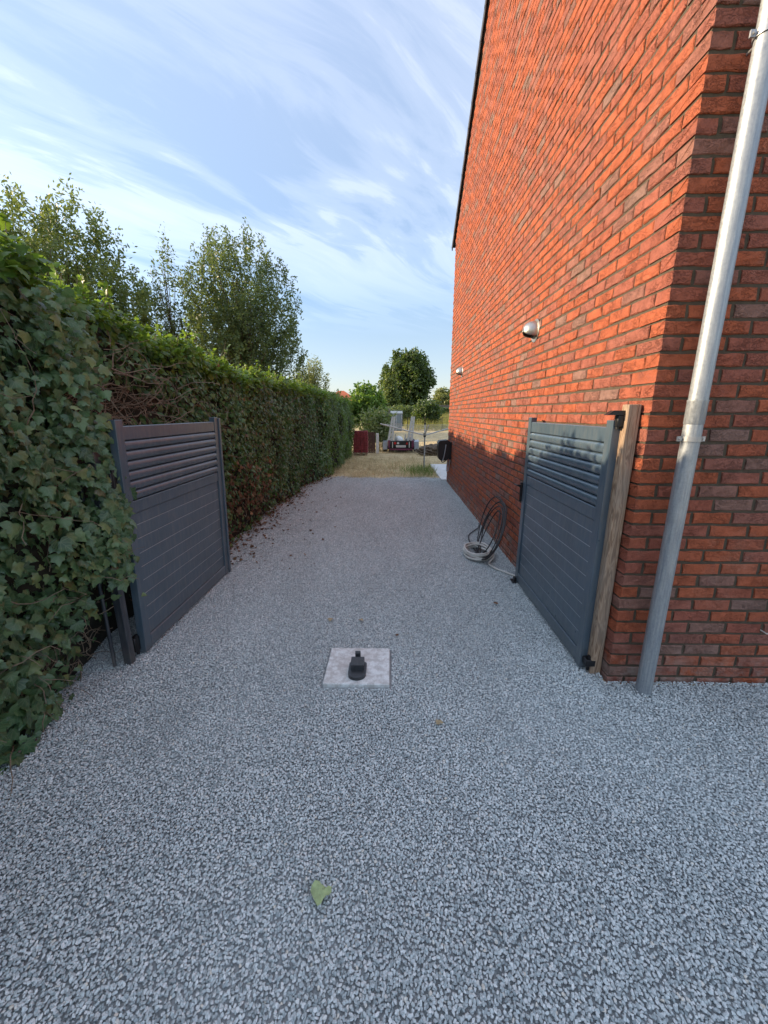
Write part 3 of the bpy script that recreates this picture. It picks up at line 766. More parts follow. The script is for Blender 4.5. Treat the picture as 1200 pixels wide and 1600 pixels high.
# ------------------------------------------------------------------ cable and hose by the wall
def smooth_path(pts, n=8):
    P = [np.array(p, float) for p in pts]; out = []
    for i_ in range(len(P) - 1):
        p0, p1, p2, p3 = P[max(i_ - 1, 0)], P[i_], P[i_ + 1], P[min(i_ + 2, len(P) - 1)]
        for k_ in range(n):
            t_ = k_ / n
            out.append(0.5 * ((2 * p1) + (-p0 + p2) * t_ + (2 * p0 - 5 * p1 + 4 * p2 - p3) * t_ ** 2 + (-p0 + 3 * p1 - 3 * p2 + p3) * t_ ** 3))
    out.append(P[-1]); return [tuple(p) for p in out]
b = MB(); path = []
for k_ in range(5 * 28 + 1):
    th = 2 * math.pi * k_ / 28 - math.pi / 2; lp = k_ / 28
    hgt = (0.62, 0.53, 0.60, 0.46, 0.56, 0.6)[int(lp)]; wd = (0.58, 0.33, 0.50, 0.24, 0.43, 0.4)[int(lp)]
    u = (math.sin(th) + 1) / 2
    yv = 4.25 + wd * math.cos(th) * (0.75 + 0.25 * (1 - u)) + 0.18 * u + 0.07 * math.sin(lp * 2.1)
    zv = 0.024 + hgt * u + 0.01 * math.sin(th * 2 + lp)
    xv = 0.99 + 0.27 * u ** 0.8 + 0.02 * math.sin(lp * 3.7) * (1 - u) + 0.035 * math.cos(th) * (1 - u)
    path.append((min(xv, 1.305), yv, zv))
path += smooth_path([path[-1], (1.0, 4.9, 0.03), (1.22, 5.35, 0.02), (1.29, 5.6, 0.02)], 8)[1:]
b.tube(path, 0.0068, 8); tag(b.build('electric_cable', M['cable'], None, True), 'coil of black cable leaning against the brick wall', 'cable')
b = MB(); path = []
for k_ in range(6 * 26 + 1):
    th = 2 * math.pi * k_ / 26; lp = k_ / 26
    rr = 0.165 + 0.018 * math.sin(lp * 2.7); path.append((0.985 + rr * 0.86 * math.cos(th) + 0.012 * math.sin(lp * 5), 4.26 + rr * 1.25 * math.sin(th), 0.03 + 0.012 * lp + 0.006 * math.sin(th * 3 + lp)))
path += smooth_path([path[-1], (1.13, 4.12, 0.05), (1.05, 3.98, 0.025), (1.09, 3.85, 0.022), (1.20, 3.70, 0.022), (1.255, 3.62, 0.022), (1.285, 3.5, 0.022)], 8)[1:]
b.tube(path, 0.0105, 8); tag(b.build('garden_hose', M['white_hose'], None, True), 'flat coil of pale hose on the gravel, its end running to the gate', 'hose')

# ------------------------------------------------------------------ hose reel on the far end of the wall
hr = thing('hose_reel', 'black hose reel hung on the far end of the brick wall', 'hose reel', (1.32, 8.9, 0.78))
b = MB(); pr = []
for k_ in range(20):
    th = 2 * math.pi * k_ / 20; c_, s_ = math.cos(th), math.sin(th)
    pr.append((-0.175 + 0.125 * math.copysign(abs(c_) ** 0.55, c_), 0.215 * math.copysign(abs(s_) ** 0.6, s_)))
b.prism(pr, 'y', -0.13, 0.13); b.build('casing', M['black'], hr, True)
b = MB(); b.prism([(-0.31, 0.165), (-0.27, 0.225), (-0.10, 0.24), (-0.045, 0.20), (-0.05, 0.165)], 'y', -0.145, 0.145); b.build('lid', M['black'], hr, True)
b = MB(); b.box(-0.06, -0.001, -0.09, 0.09, -0.19, 0.19, 0.004); b.build('wall_bracket', M['black'], hr)
b = MB(); b.tube(smooth_path([(-0.13, -0.14, 0.14), (-0.15, -0.15, 0.0), (-0.17, -0.15, -0.12), (-0.20, -0.15, -0.22)], 5), 0.011, 8); b.build('crank_arm', M['galv'], hr, True)
b = MB(); b.tube(smooth_path([(-0.23, -0.1, -0.17), (-0.20, -0.12, -0.25), (-0.12, -0.1, -0.22)], 6), 0.010, 8); b.build('handle', M['black'], hr, True)
b = MB(); b.tube(smooth_path([(-0.085, -0.1, -0.18), (-0.09, -0.1, -0.30), (-0.10, -0.1, -0.42), (-0.08, -0.1, -0.45), (-0.05, -0.1, -0.42), (-0.03, -0.1, -0.2)], 6), 0.008, 8); b.build('hose_end', M['galv'], hr, True)

# ------------------------------------------------------------------ rotary clothes dryer
rd = thing('clothes_dryer', 'rotary clothes dryer with its pole standing in the straw', 'clothes dryer', (0.925, 11.35, 0))
b = MB(); b.tube([(0, 0, -0.1), (0, 0, 0.98)], 0.021, 12); b.build('pole', M['galv'], rd, True)
b = MB(); b.tube([(0, 0, 0.93), (0, 0, 1.04)], 0.036, 12).tube([(0, 0, 1.28), (0, 0, 1.33)], 0.028, 12); b.build('hub', M['black'], rd, True)
b = MB(); b.tube([(0, 0, 1.0), (0, 0, 1.30)], 0.019, 12); b.build('mast', M['offwhite'], rd, True)
tips = []
for dx, dy in ((-1.27, 0.25), (1.22, 0.42), (-0.02, -1.28)):
    tp = Vector((dx, dy, 1.29)); tips.append(tp)
    b = MB(); b.tube([(0.03 * dx, 0.03 * dy, 0.99), tp * 1.0], 0.019, 8); b.build('arm', M['offwhite'], rd, True)
for k_ in range(3):
    for s_ in (0.98, 0.8, 0.62):
        p_, q_ = tips[k_], tips[(k_ + 1) % 3]
        A = Vector((p_.x * s_, p_.y * s_, 0.99 + 0.30 * s_)); B = Vector((q_.x * s_, q_.y * s_, 0.99 + 0.30 * s_))
        mid = (A + B) / 2; mid.z -= 0.025
        b = MB(); b.tube([A, mid, B], 0.0035, 5); b.build('line', M['offwhite'], rd)

# ------------------------------------------------------------------ trailer in the far garden
tr = thing('car_trailer', 'small plant trailer with two raised ramps and pale wheel arches', 'trailer', (0.36, 16.4, 0))
b = MB(); b.box(-0.52, 0.52, 0.0, 2.6, 0.24, 0.32, 0.006); b.build('bed', M['black'], tr)
b = MB(); b.box(-0.44, 0.44, -0.03, -0.005, 0.24, 0.48, 0.004); b.build('tail_board', M['black'], tr)
for s_ in (-1, 1):
    b = MB(); b.box(s_ * 0.49 - 0.045, s_ * 0.49 + 0.045, -0.05, 2.5, 0.20, 0.50, 0.006); b.build('side_rail', M['maroon'], tr)
    b = MB(); b.box(s_ * 0.345 - 0.016, s_ * 0.345 + 0.016, -0.055, -0.033, 0.20, 0.44, 0.003); b.build('bracket', M['offwhite'], tr)
    fn = MB(); pr = []
    for k_ in range(13):
        th = math.pi * k_ / 12; pr.append((0.45 - 0.40 * math.cos(th), 0.26 + 0.24 * math.sin(th) ** 0.8))
    inner = [(0.45 + (y - 0.45) * 0.93, 0.26 + (z_ - 0.26) * 0.93) for y, z_ in pr]
    fn.prism(pr + inner[::-1], 'x', min(s_ * 0.55, s_ * 0.75), max(s_ * 0.55, s_ * 0.75))
    fn.add([(s_ * 0.749, y, z_) for y, z_ in pr], [tuple(range(len(pr)))])
    fn.box(min(s_ * 0.56, s_ * 0.745), max(s_ * 0.56, s_ * 0.745), 0.04, 0.06, 0.12, 0.44, 0.004)
    fn.build('fender', M['fender'], tr, True)
    wh = bpy.data.objects.new('wheel', None); COL.objects.link(wh); wh.parent = tr; wh.location = (s_ * 0.64, 0.45, 0.25)
    b = MB(); b.lathe([(0.15, -0.08), (0.22, -0.085), (0.25, -0.06), (0.252, 0.0), (0.25, 0.06), (0.22, 0.085), (0.15, 0.08)], (0, 0, 0), 'x', 26); b.build('tyre', M['tyre'], wh, True)
    b = MB(); b.lathe([(0.0, -0.04), (0.05, -0.05), (0.12, -0.03), (0.152, -0.075), (0.152, 0.075), (0.12, 0.03), (0.05, 0.05), (0.0, 0.04)], (0, 0, 0), 'x', 22); b.build('rim', M['galv'], wh, True)
    b = MB(); b.prism([(s_ * 0.25 - 0.055, 0.34), (s_ * 0.25 + 0.055, 0.34), (s_ * 0.25, 0.435)], 'y', -0.052, -0.031) if s_ > 0 else b.lathe([(0.0, -0.052), (0.05, -0.05), (0.056, -0.031)], (-0.24, 0, 0.385), 'y', 18)
    b.build('tail_light', M['redlamp'], tr)
    # raised loading ramp: two stringers and cross bars
    b = MB(); xb, xt = (-0.44, -0.31) if s_ < 0 else (0.36, 0.49)
    for o_ in (-0.075, 0.075):
        b.prism([(xb + o_ - 0.052, 0.44), (xb + o_ + 0.052, 0.44), (xt + o_ * 0.55 + 0.036, 1.45), (xt + o_ * 0.55 - 0.036, 1.45)], 'y', 0.03, 0.10)
    for k_ in range(6):
        u = 0.1 + k_ * 0.17; b.box(xb + (xt - xb) * u - 0.07, xb + (xt - xb) * u + 0.07, 0.045, 0.085, 0.44 + 1.01 * u - 0.03, 0.44 + 1.01 * u + 0.03, 0.002)
    b.build('ramp', M['offwhite'], tr)
b = MB(); b.lathe([(0.0, -0.05), (0.042, -0.05), (0.045, -0.031)], (-0.115, 0, 0.385), 'y', 18); b.build('reversing_light', M['plate'], tr)
pl = MB().box(-0.20, 0.20, -0.046, -0.031, 0.215, 0.30, 0.002).build('licence_plate', M['plate'], tr)
b = MB()
for k_ in range(7):
    xk = -0.155 + k_ * 0.05 + (0.01 if k_ > 0 else 0)
    b.box(xk - 0.008, xk + 0.008, -0.0475, -0.0465, 0.235 + 0.006 * (k_ % 2), 0.282)
b.build('worn_print', M['platetext'], pl)
b = MB(); b.box(-0.48, 0.48, -0.04, 0.0, 0.10, 0.165, 0.003); b.build('bumper_bar', M['maroon'], tr)
b = MB(); b.box(-0.6, 0.6, 0.36, 0.54, 0.10, 0.235, 0.01).box(-0.5, 0.5, 0.05, 0.09, 0.03, 0.235, 0.004); b.build('axle', M['black'], tr)
b = MB(); b.tube([(0, 2.6, 0.28), (0, 3.7, 0.30)], 0.04, 8); b.build('drawbar', M['black'], tr)
def sack(name, label, cat, loc, rx, ry, rz_, mat, seed):
    bm = bmesh.new(); bmesh.ops.create_icosphere(bm, subdivisions=5 if seed == 8 else 3, radius=1)
    for v in bm.verts:
        q_ = np.array(v.co); k_ = 1 + 0.12 * float(lump(q_[None], 0.9, seed)[0]); k_ += (0.10 * float(lump(q_[None], 0.3, seed + 1)[0]) + 0.06 * float(lump(q_[None], 0.1, seed + 2)[0])) if seed == 8 else 0
        v.co = Vector((q_[0] * rx * k_, q_[1] * ry * k_, (max(q_[2], -0.75) + 0.75) * rz_ * k_))
    me = bpy.data.meshes.new(name); bm.to_mesh(me); bm.free(); me.materials.append(mat); me.polygons.foreach_set('use_smooth', [True] * len(me.polygons))
    o = link(name, me); o.location = loc; return tag(o, label, cat)
sack('sack', 'white sack lying on the trailer bed between the ramps', 'sack', (0.30, 16.75, 0.325), 0.17, 0.25, 0.21, M['plate'], 4)
sack('bag', 'black bag on the trailer bed beside the right ramp', 'bag', (0.76, 16.8, 0.325), 0.22, 0.25, 0.16, M['black'], 5)
for k_, (xx, lb) in enumerate(((0.08, 'white board standing on the trailer left of the white sack'), (0.50, 'white board standing on the trailer between sack and black bag'))):
    b = MB(); b.prism([(-0.03, 0), (0.03, 0), (0.09, 0.40), (0.03, 0.42)], 'y', -0.01, 0.015); o = b.build('board', M['offwhite']); o.location = (xx, 16.56, 0.325)
    tag(o, lb, 'board')

# ------------------------------------------------------------------ stack of bricks, panel and post by the hedge
M['redbrick2'] = simple('crimson_paving_brick', (0.23, 0.035, 0.04), 0.8, 0, 0.35, 14, 0.3, 60)
bs = thing('brick_stack', 'stack of dark red bricks on a pallet at the end of the hedge', 'brick stack', (-1.22, 15.45, 0))
b = MB()
for xk in (-0.22, 0, 0.22): b.box(xk - 0.045, xk + 0.045, -0.28, 0.28, 0.0, 0.09)
for yk in (-0.24, -0.08, 0.08, 0.24): b.box(-0.28, 0.28, yk - 0.05, yk + 0.05, 0.091, 0.112)
b.build('pallet', M['timber'], bs)
bmsh = MB().box(-0.064, 0.064, -0.066, 0.066, 0, 0.077, 0.004).mesh('brick', M['redbrick2'])
for lv in range(10):
    for i_ in range(4):
        for j_ in range(4):
            if lv < 9 and 0 < i_ < 3 and 0 < j_ < 3: continue
            if lv == 9 and (i_ + j_) % 5 == 0: continue
            o = link('brick', bmsh, bs); o.location = (-0.204 + i_ * 0.136 + rng.normal() * 0.006, -0.208 + j_ * 0.139 + rng.normal() * 0.006, 0.114 + lv * 0.0815)
M['brown_board'] = simple('dark_brown_board', (0.085, 0.038, 0.028), 0.7, 0, 0.3, 8)
pn = thing('slatted_screen', 'dark brown slatted screen standing right of the brick stack', 'screen', (-0.86, 16.05, 0), R(8))
for k_ in range(5):
    MB().box(-0.16 + k_ * 0.066, -0.16 + k_ * 0.066 + 0.061, -0.012, 0.012, 0.01, 0.84 + 0.02 * (k_ % 2), 0.002).build('plank', M['brown_board'], pn)
MB().box(-0.165, 0.17, 0.0125, 0.035, 0.2, 0.27).build('batten', M['brown_board'], pn)
o = MB().box(-0.055, 0.055, -0.05, 0.05, -0.05, 0.80, 0.008).build('marker_post', M['plate']); o.location = (-0.60, 16.1, 0)
tag(o, 'short white post between the brown screen and the trailer', 'post')
sack('dirt_pile', 'brown heap of earth and dry cuttings beyond the hose reel', 'dirt pile', (1.62, 15.6, -0.03), 0.62, 0.6, 0.24, simple('earth_heap', (0.14, 0.105, 0.075), 0.95, 0, 0.4, 9, 0.8, 25), 8)

# ------------------------------------------------------------------ ivy and hedge
def ivy_leaf(seed):
    r = np.random.default_rng(seed)
    half = [(0.10, -0.10), (0.30, -0.08), (0.56, 0.10), (0.37, 0.30), (0.42, 0.52), (0.22, 0.62)]
    v = [(0, 0.0, 0), (0, 0.34, 0), (0, 0.66, 0), (0, 1.0, 0)]
    for sgn in (1, -1):
        for (x, y) in half: v.append((sgn * x * r.uniform(0.88, 1.12), y + r.normal() * 0.03, 0))
    v = np.array(v, float)
    fold = r.uniform(0.12, 0.42); curl = r.uniform(0.05, 0.55)
    v[:, 2] = -fold * np.abs(v[:, 0]) - curl * (v[:, 1] - 0.2) ** 2 + r.normal(size=len(v)) * 0.018
    f = []
    for s_, o_ in ((1, 4), (-1, 10)):
        tris = [(0, o_, o_ + 1), (0, o_ + 1, 1), (1, o_ + 1, o_ + 2), (1, o_ + 2, o_ + 3), (1, o_ + 3, 2), (2, o_ + 3, o_ + 4), (2, o_ + 4, o_ + 5), (2, o_ + 5, 3)]
        f += [q_ if s_ > 0 else q_[::-1] for q_ in tris]
    v[:, 1] -= 0.1
    return v, np.array(f)
IVY = [ivy_leaf(20 + k_) for k_ in range(8)]
def oval_leaf(seed, wd=0.32):
    r = np.random.default_rng(seed)
    v = np.array([(0, 0, 0), (wd, 0.32, 0), (wd * 0.8, 0.66, 0), (0, 1, 0), (-wd * 0.8, 0.66, 0), (-wd, 0.32, 0), (0, 0.5, 0)], float)
    v[:, 2] = -r.uniform(0.1, 0.4) * np.abs(v[:, 0]) - r.uniform(0.05, 0.3) * v[:, 1] ** 2
    return v, np.array([(0, 1, 6), (1, 2, 6), (2, 3, 6), (3, 4, 6), (4, 5, 6), (5, 0, 6)])
def slim_leaf(seed, wd=0.2):
    r = np.random.default_rng(seed)
    v = np.array([(0, 0, 0), (wd, 0.45, 0), (0, 1, 0), (-wd, 0.45, 0)], float); v[:, 2] = -r.uniform(0.1, 0.4) * np.abs(v[:, 0]) - r.uniform(0, 0.3) * v[:, 1] ** 2
    return v, np.array([(0, 1, 2), (0, 2, 3)])
OVAL = [oval_leaf(k_) for k_ in range(5)]; SLIM = [slim_leaf(k_) for k_ in range(5)]
IVYSTOPS = [(0.0, (0.040, 0.085, 0.040)), (0.35, (0.062, 0.125, 0.056)), (0.7, (0.088, 0.158, 0.070)), (0.93, (0.115, 0.185, 0.075)), (0.985, (0.15, 0.17, 0.055)), (1.0, (0.15, 0.085, 0.045))]
M['ivy_i'] = leaf_mat('ivy_leaf', 'island', IVYSTOPS, 0.22, 0.36, (0.22, 0.42, 0.04), 0.5, 0.55)
M['ivy_o'] = leaf_mat('ivy_leaf_single', 'object', IVYSTOPS, 0.22, 0.36, (0.22, 0.42, 0.04), 0.5, 0.55)
M['hedge_leaf'] = leaf_mat('hedge_leaf', 'island', [(0.0, (0.040, 0.098, 0.036)), (0.4, (0.072, 0.165, 0.058)), (0.75, (0.100, 0.20, 0.075)), (0.96, (0.145, 0.205, 0.085)), (0.985, (0.14, 0.10, 0.05)), (1.0, (0.16, 0.07, 0.035))], 0.22, 0.42, (0.25, 0.40, 0.05))
M['backlit_leaf'] = leaf_mat('backlit_top_leaf', 'island', [(0.0, (0.055, 0.12, 0.02)), (0.5, (0.10, 0.19, 0.03)), (1.0, (0.17, 0.24, 0.045))], 0.36, 0.4, (0.34, 0.52, 0.05))  # backlit glow of the hedge top put into a lighter, yellower leaf colour
M['green_leaf'] = leaf_mat('green_hedge_leaf', 'island', [(0.0, (0.045, 0.085, 0.022)), (0.6, (0.085, 0.145, 0.04)), (1.0, (0.14, 0.175, 0.055))], 0.3, 0.45)
M['dead_leaf'] = leaf_mat('dead_leaf', 'island', [(0.0, (0.075, 0.042, 0.028)), (0.5, (0.14, 0.078, 0.046)), (1.0, (0.25, 0.17, 0.10))], 0.15, 0.7, (0.3, 0.12, 0.05), 0.2)
M['twig'] = simple('dry_twig', (0.21, 0.155, 0.11), 0.85, 0, 0.35, 12)
M['twig_dark'] = simple('dark_twig', (0.075, 0.05, 0.035), 0.9, 0, 0.35, 12)
M['core'] = simple('shaded_hedge_inside', (0.030, 0.024, 0.016), 1.0, 0, 0.4, 7, 0.5, 30)  # solid filler behind the leaves; shaded depth put into its dark colour

def face_x(y, z):
    """the drive side of the planting"""
    y = np.asarray(y, float); z = np.asarray(z, float); p_ = np.stack([y, z], -1)
    near = -1.86 + 0.17 * np.sin(np.clip(z / 2.3, 0, 1) * np.pi) ** 0.8 + 0.09 * lump(p_, 0.55, 1)
    mid = -1.97 + 0.05 * np.sin(np.clip(z / 2.0, 0, 1) * np.pi) + 0.06 * lump(p_, 0.6, 2)
    far = -1.56 + 0.07 * lump(p_, 0.9, 4)
    k1 = 1 / (1 + np.exp(-np.clip((y - 2.24) / 0.05, -60, 60))); k2 = 1 / (1 + np.exp(-(y - 9.4) / 0.5))
    hole = np.exp(-((y - 3.0) / 0.50) ** 2 - ((z - 1.68) / 0.17) ** 2)
    return near * (1 - k1) + k1 * (mid * (1 - k2) + far * k2) - 0.26 * hole
def top_z(x, y):
    p_ = np.stack([x, y], -1)
    return 2.30 + 0.10 * np.exp(-((y - 1.6) / 1.2) ** 2) - 0.16 * np.clip((y - 3) / 3, 0, 1) - 0.12 * np.clip((y - 10) / 5, 0, 1) + 0.06 * lump(p_, 0.7, 6) + 0.035 * lump(p_, 0.25, 16)
DEPTH = 0.85
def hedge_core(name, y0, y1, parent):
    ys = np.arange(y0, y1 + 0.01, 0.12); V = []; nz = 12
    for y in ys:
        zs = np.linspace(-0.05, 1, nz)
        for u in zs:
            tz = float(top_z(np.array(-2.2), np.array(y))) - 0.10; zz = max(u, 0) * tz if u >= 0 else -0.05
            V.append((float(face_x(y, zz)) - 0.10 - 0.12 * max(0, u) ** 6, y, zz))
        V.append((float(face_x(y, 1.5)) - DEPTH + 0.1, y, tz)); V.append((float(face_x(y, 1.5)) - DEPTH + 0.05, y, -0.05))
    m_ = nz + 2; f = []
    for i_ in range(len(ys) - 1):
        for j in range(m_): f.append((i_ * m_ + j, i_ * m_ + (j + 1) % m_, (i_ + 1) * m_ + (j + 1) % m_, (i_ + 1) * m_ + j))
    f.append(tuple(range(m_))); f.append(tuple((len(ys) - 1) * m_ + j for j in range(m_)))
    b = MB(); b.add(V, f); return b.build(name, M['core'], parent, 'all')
def hedge_leaves(y0, y1, n, top_frac, outs=0.6, depth=0.14):
    n_top = int(n * top_frac); n_f = n - n_top
    y = rng.uniform(y0, y1, n_f); u = rng.uniform(0, 1, n_f); z = u * 2.32
    tz = top_z(np.full(n_f, -2.0), y); z = u * (tz + 0.02)
    x = face_x(y, z) + rng.uniform(-depth, 0.03, n_f) - 0.14 * u ** 8
    out = np.column_stack([np.ones(n_f), np.zeros(n_f), 0.25 + 0.5 * u ** 4])
    nr = unit(out) + rng.normal(size=(n_f, 3)) * outs * np.array([0.6, 1, 0.8])
    tip = np.column_stack([rng.normal(size=n_f) * 0.25 + 0.25, rng.normal(size=n_f) * 0.75, -np.ones(n_f) + rng.normal(size=n_f) * 0.35])
    y2 = rng.uniform(y0, y1, n_top); d = rng.uniform(0, DEPTH, n_top); x2 = face_x(y2, np.full(n_top, 1.9)) - d
    z2 = top_z(x2, y2) + rng.uniform(-0.10, 0.03, n_top) + 0.02 - 0.08 * np.exp(-d / 0.07)
    nr2 = np.column_stack([rng.normal(size=n_top) * 0.6 + 0.15, rng.normal(size=n_top) * 0.6, np.ones(n_top)])
    a_ = rng.uniform(0, 6.28, n_top); tip2 = np.column_stack([np.cos(a_) + 0.3, np.sin(a_), rng.normal(size=n_top) * 0.4 + 0.1])
    P = np.concatenate([np.column_stack([x, y, z]), np.column_stack([x2, y2, z2])])
    return P, np.concatenate([nr, nr2]), np.concatenate([tip, tip2]), np.arange(n) >= n_f
def twigs(name, starts, dirs, lens, rad, mat, parent, wig=0.35, seg=6):
    b = MB()
    for s_, d_, l_, r_ in zip(starts, dirs, lens, rad):
        p_ = np.array(s_, float); d_ = np.array(d_, float); pts = [tuple(p_)]
        for k_ in range(seg):
            d_ = d_ + rng.normal(size=3) * wig; d_ /= np.linalg.norm(d_); p_ = p_ + d_ * l_ / seg; pts.append(tuple(p_))
        b.tube(pts, list(np.linspace(r_, r_ * 0.45, seg + 1)), 4, False)
    return b.build(name, mat, parent, kind='stuff')

# near ivy
ivy = thing('ivy', 'dense large-leaved ivy bank at the left in front of the gate', 'ivy', (-2.2, 0.8, 0))
inv = lambda o: setattr(o, 'matrix_parent_inverse', o.parent.matrix_world.inverted()) if o.parent else None
ivy.location = (0, 0, 0)
hedge_core('dark_core', -1.0, 2.18, ivy)
P, nr, tip, tp = hedge_leaves(-1.0, 2.30, 21000, 0.22, 0.55, 0.17)
# a fringe of trailing shoots hanging in front of the gate stile, bare patch low by the post
keep = ~((P[:, 1] > 1.75) & (P[:, 2] < 0.42) & (rng.random(len(P)) < 0.6)) & ~((P[:, 1] > 2.08) & (P[:, 2] < 0.75))
P, nr, tip, tp = P[keep], nr[keep], tip[keep], tp[keep]
cl_n = 760
fy = np.concatenate([rng.normal(2.22, 0.07, 260), rng.normal(2.20, 0.06, 160), rng.uniform(2.05, 2.36, 340)]); fz = np.concatenate([rng.normal(1.05, 0.13, 260), rng.normal(0.78, 0.12, 160), rng.uniform(1.2, 2.2, 340)])
fxx = np.where(np.arange(cl_n) < 420, -1.70, -1.73) + rng.uniform(-0.05, 0.09, cl_n)
P = np.concatenate([P, np.column_stack([fxx, fy, fz])]); nr = np.concatenate([nr, np.column_stack([np.ones(cl_n), -0.6 * np.ones(cl_n), 0.3 * np.ones(cl_n)]) + rng.normal(size=(cl_n, 3)) * 0.45])
tip = np.concatenate([tip, np.column_stack([rng.normal(size=cl_n) * 0.3 + .2, rng.normal(size=cl_n) * 0.7, -np.ones(cl_n)])]); tp = np.concatenate([tp, np.zeros(cl_n, bool)])
sz = 0.030 + 0.052 * rng.random(len(P)) ** 1.4
Mx = frames(nr, tip)
# the 300 that show largest: outermost, near, inside the picture
d = P - np.array([0, 0, 1.6]); F = np.array([-0.0200, 0.9692, -0.2455]); Rt = np.array([0.9998, 0.0206, 0]); Dn = np.cross(F, Rt)
zz = d @ F; uu = 612 * (d @ Rt) / zz; vv = 612 * (d @ Dn) / zz
vis = (zz > 0.3) & (np.abs(uu) < 598) & (np.abs(vv) < 790)
outness = P[:, 0] - face_x(P[:, 1], P[:, 2])
score = np.where(vis & (outness > -0.045), sz / np.maximum(zz, 0.3) * np.abs((unit(d) * Mx[:, :, 2]).sum(-1)), 0)
top300 = np.argsort(-score)[:300]; mask = np.zeros(len(P), bool); mask[top300] = True
leaf_me = []
for tv, tf in IVY: leaf_me.append(leaf_co(fast_mesh('leaf', tv, [tf], M['ivy_o']), tv))
from mathutils import Matrix
for i_ in top300:
    o = link('leaf', leaf_me[int(rng.integers(0, 8))], ivy)
    m4 = Matrix(Mx[i_].tolist()).to_4x4(); o.matrix_local = Matrix.Translation(P[i_].tolist()) @ m4 @ Matrix.Scale(float(sz[i_]), 4)
r_ = ~mask & ~tp; scatter('foliage', IVY, P[r_], Mx[r_], sz[r_], M['ivy_i'], ivy)
r_ = ~mask & tp; scatter('top_foliage', IVY, P[r_], Mx[r_], sz[r_], M['backlit_leaf'], ivy)
n = 150
yy = rng.uniform(0.2, 2.2, n); zz_ = rng.uniform(0.05, 2.25, n)
twigs('twig', np.column_stack([face_x(yy, zz_) - 0.05, yy, zz_]), np.column_stack([np.full(n, 0.35), rng.normal(size=n) * 0.6, rng.normal(size=n) * 0.8]), rng.uniform(0.12, 0.4, n), rng.uniform(0.0016, 0.0035, n), M['twig'], ivy)

n = 110                                                                # dead runners at the foot beside the post
yy = rng.uniform(1.6, 2.25, n); zz_ = rng.uniform(0.02, 0.50, n)
twigs('dead_runner', np.column_stack([face_x(yy, zz_) - 0.09, yy, zz_]), np.column_stack([np.full(n, 0.25), rng.normal(size=n) * 0.5, rng.normal(size=n) * 0.7]), rng.uniform(0.10, 0.28, n), rng.uniform(0.0016, 0.004, n), M['twig'], ivy)

# long hedge behind the gate
hedge = thing('hedge', 'long clipped ivy hedge with brownish leaves running behind the left gate', 'hedge')
hedge_core('dark_core', 2.02, 10.0, hedge)
P, nr, tip, tp = hedge_leaves(2.2, 10.1, 40000, 0.26, 0.6, 0.16)
hole = np.exp(-((P[:, 1] - 3.0) / 0.50) ** 2 - ((P[:, 2] - 1.68) / 0.17) ** 2)
behind = (P[:, 1] < 3.6) & (P[:, 2] < 1.4)
low = (P[:, 2] < 0.35) & (rng.random(len(P)) < 0.55)
keep = ((rng.random(len(P)) > hole * 1.35) | tp) & ~(behind & (rng.random(len(P)) < 0.9)) & ~low
P, nr, tip, tp = P[keep], nr[keep], tip[keep], tp[keep]
sz = rng.uniform(0.032, 0.070, len(P)); Mx = frames(nr, tip)
redz = np.exp(-((P[:, 1] - 5.3) / 0.9) ** 2 - ((P[:, 2] - 0.45) / 0.42) ** 2) * 0.7 + np.clip(0.4 - P[:, 2], 0, 1) * 0.4
dead = (rng.random(len(P)) < redz) & ~tp
edge_backlit = tp | ((P[:, 2] > top_z(P[:, 0], P[:, 1]) - 0.22) & (rng.random(len(P)) < 0.6))
r_ = ~dead & ~edge_backlit; scatter('foliage', IVY[:4] + OVAL, P[r_], Mx[r_], sz[r_], M['hedge_leaf'], hedge)
r_ = ~dead & edge_backlit; scatter('top_foliage', OVAL + IVY[:3], P[r_], Mx[r_], sz[r_] * 1.05, M['backlit_leaf'], hedge)
scatter('dead_leaf', IVY[:3] + OVAL, P[dead], Mx[dead], sz[dead], M['dead_leaf'], hedge)
n = 190                                                                # bare tangle above the gate
yy = rng.normal(3.0, 0.30, n); zz_ = rng.normal(1.68, 0.11, n)
twigs('bare_twig', np.column_stack([face_x(yy, zz_) + rng.uniform(-0.06, 0.12, n), yy, zz_]), np.column_stack([np.full(n, 0.25), rng.normal(size=n), rng.normal(size=n) * 0.55]), rng.uniform(0.12, 0.45, n), rng.uniform(0.0018, 0.0055, n), M['twig'], hedge, 0.28)
n = 320
yy = rng.uniform(3.4, 9.8, n); zz_ = rng.uniform(0.05, 2.0, n)
twigs('twig', np.column_stack([face_x(yy, zz_) - 0.03, yy, zz_]), np.column_stack([np.full(n, 0.3), rng.normal(size=n) * 0.6, -0.3 + rng.normal(size=n) * 0.8]), rng.uniform(0.12, 0.45, n), rng.uniform(0.0015, 0.0035, n), M['twig'], hedge)

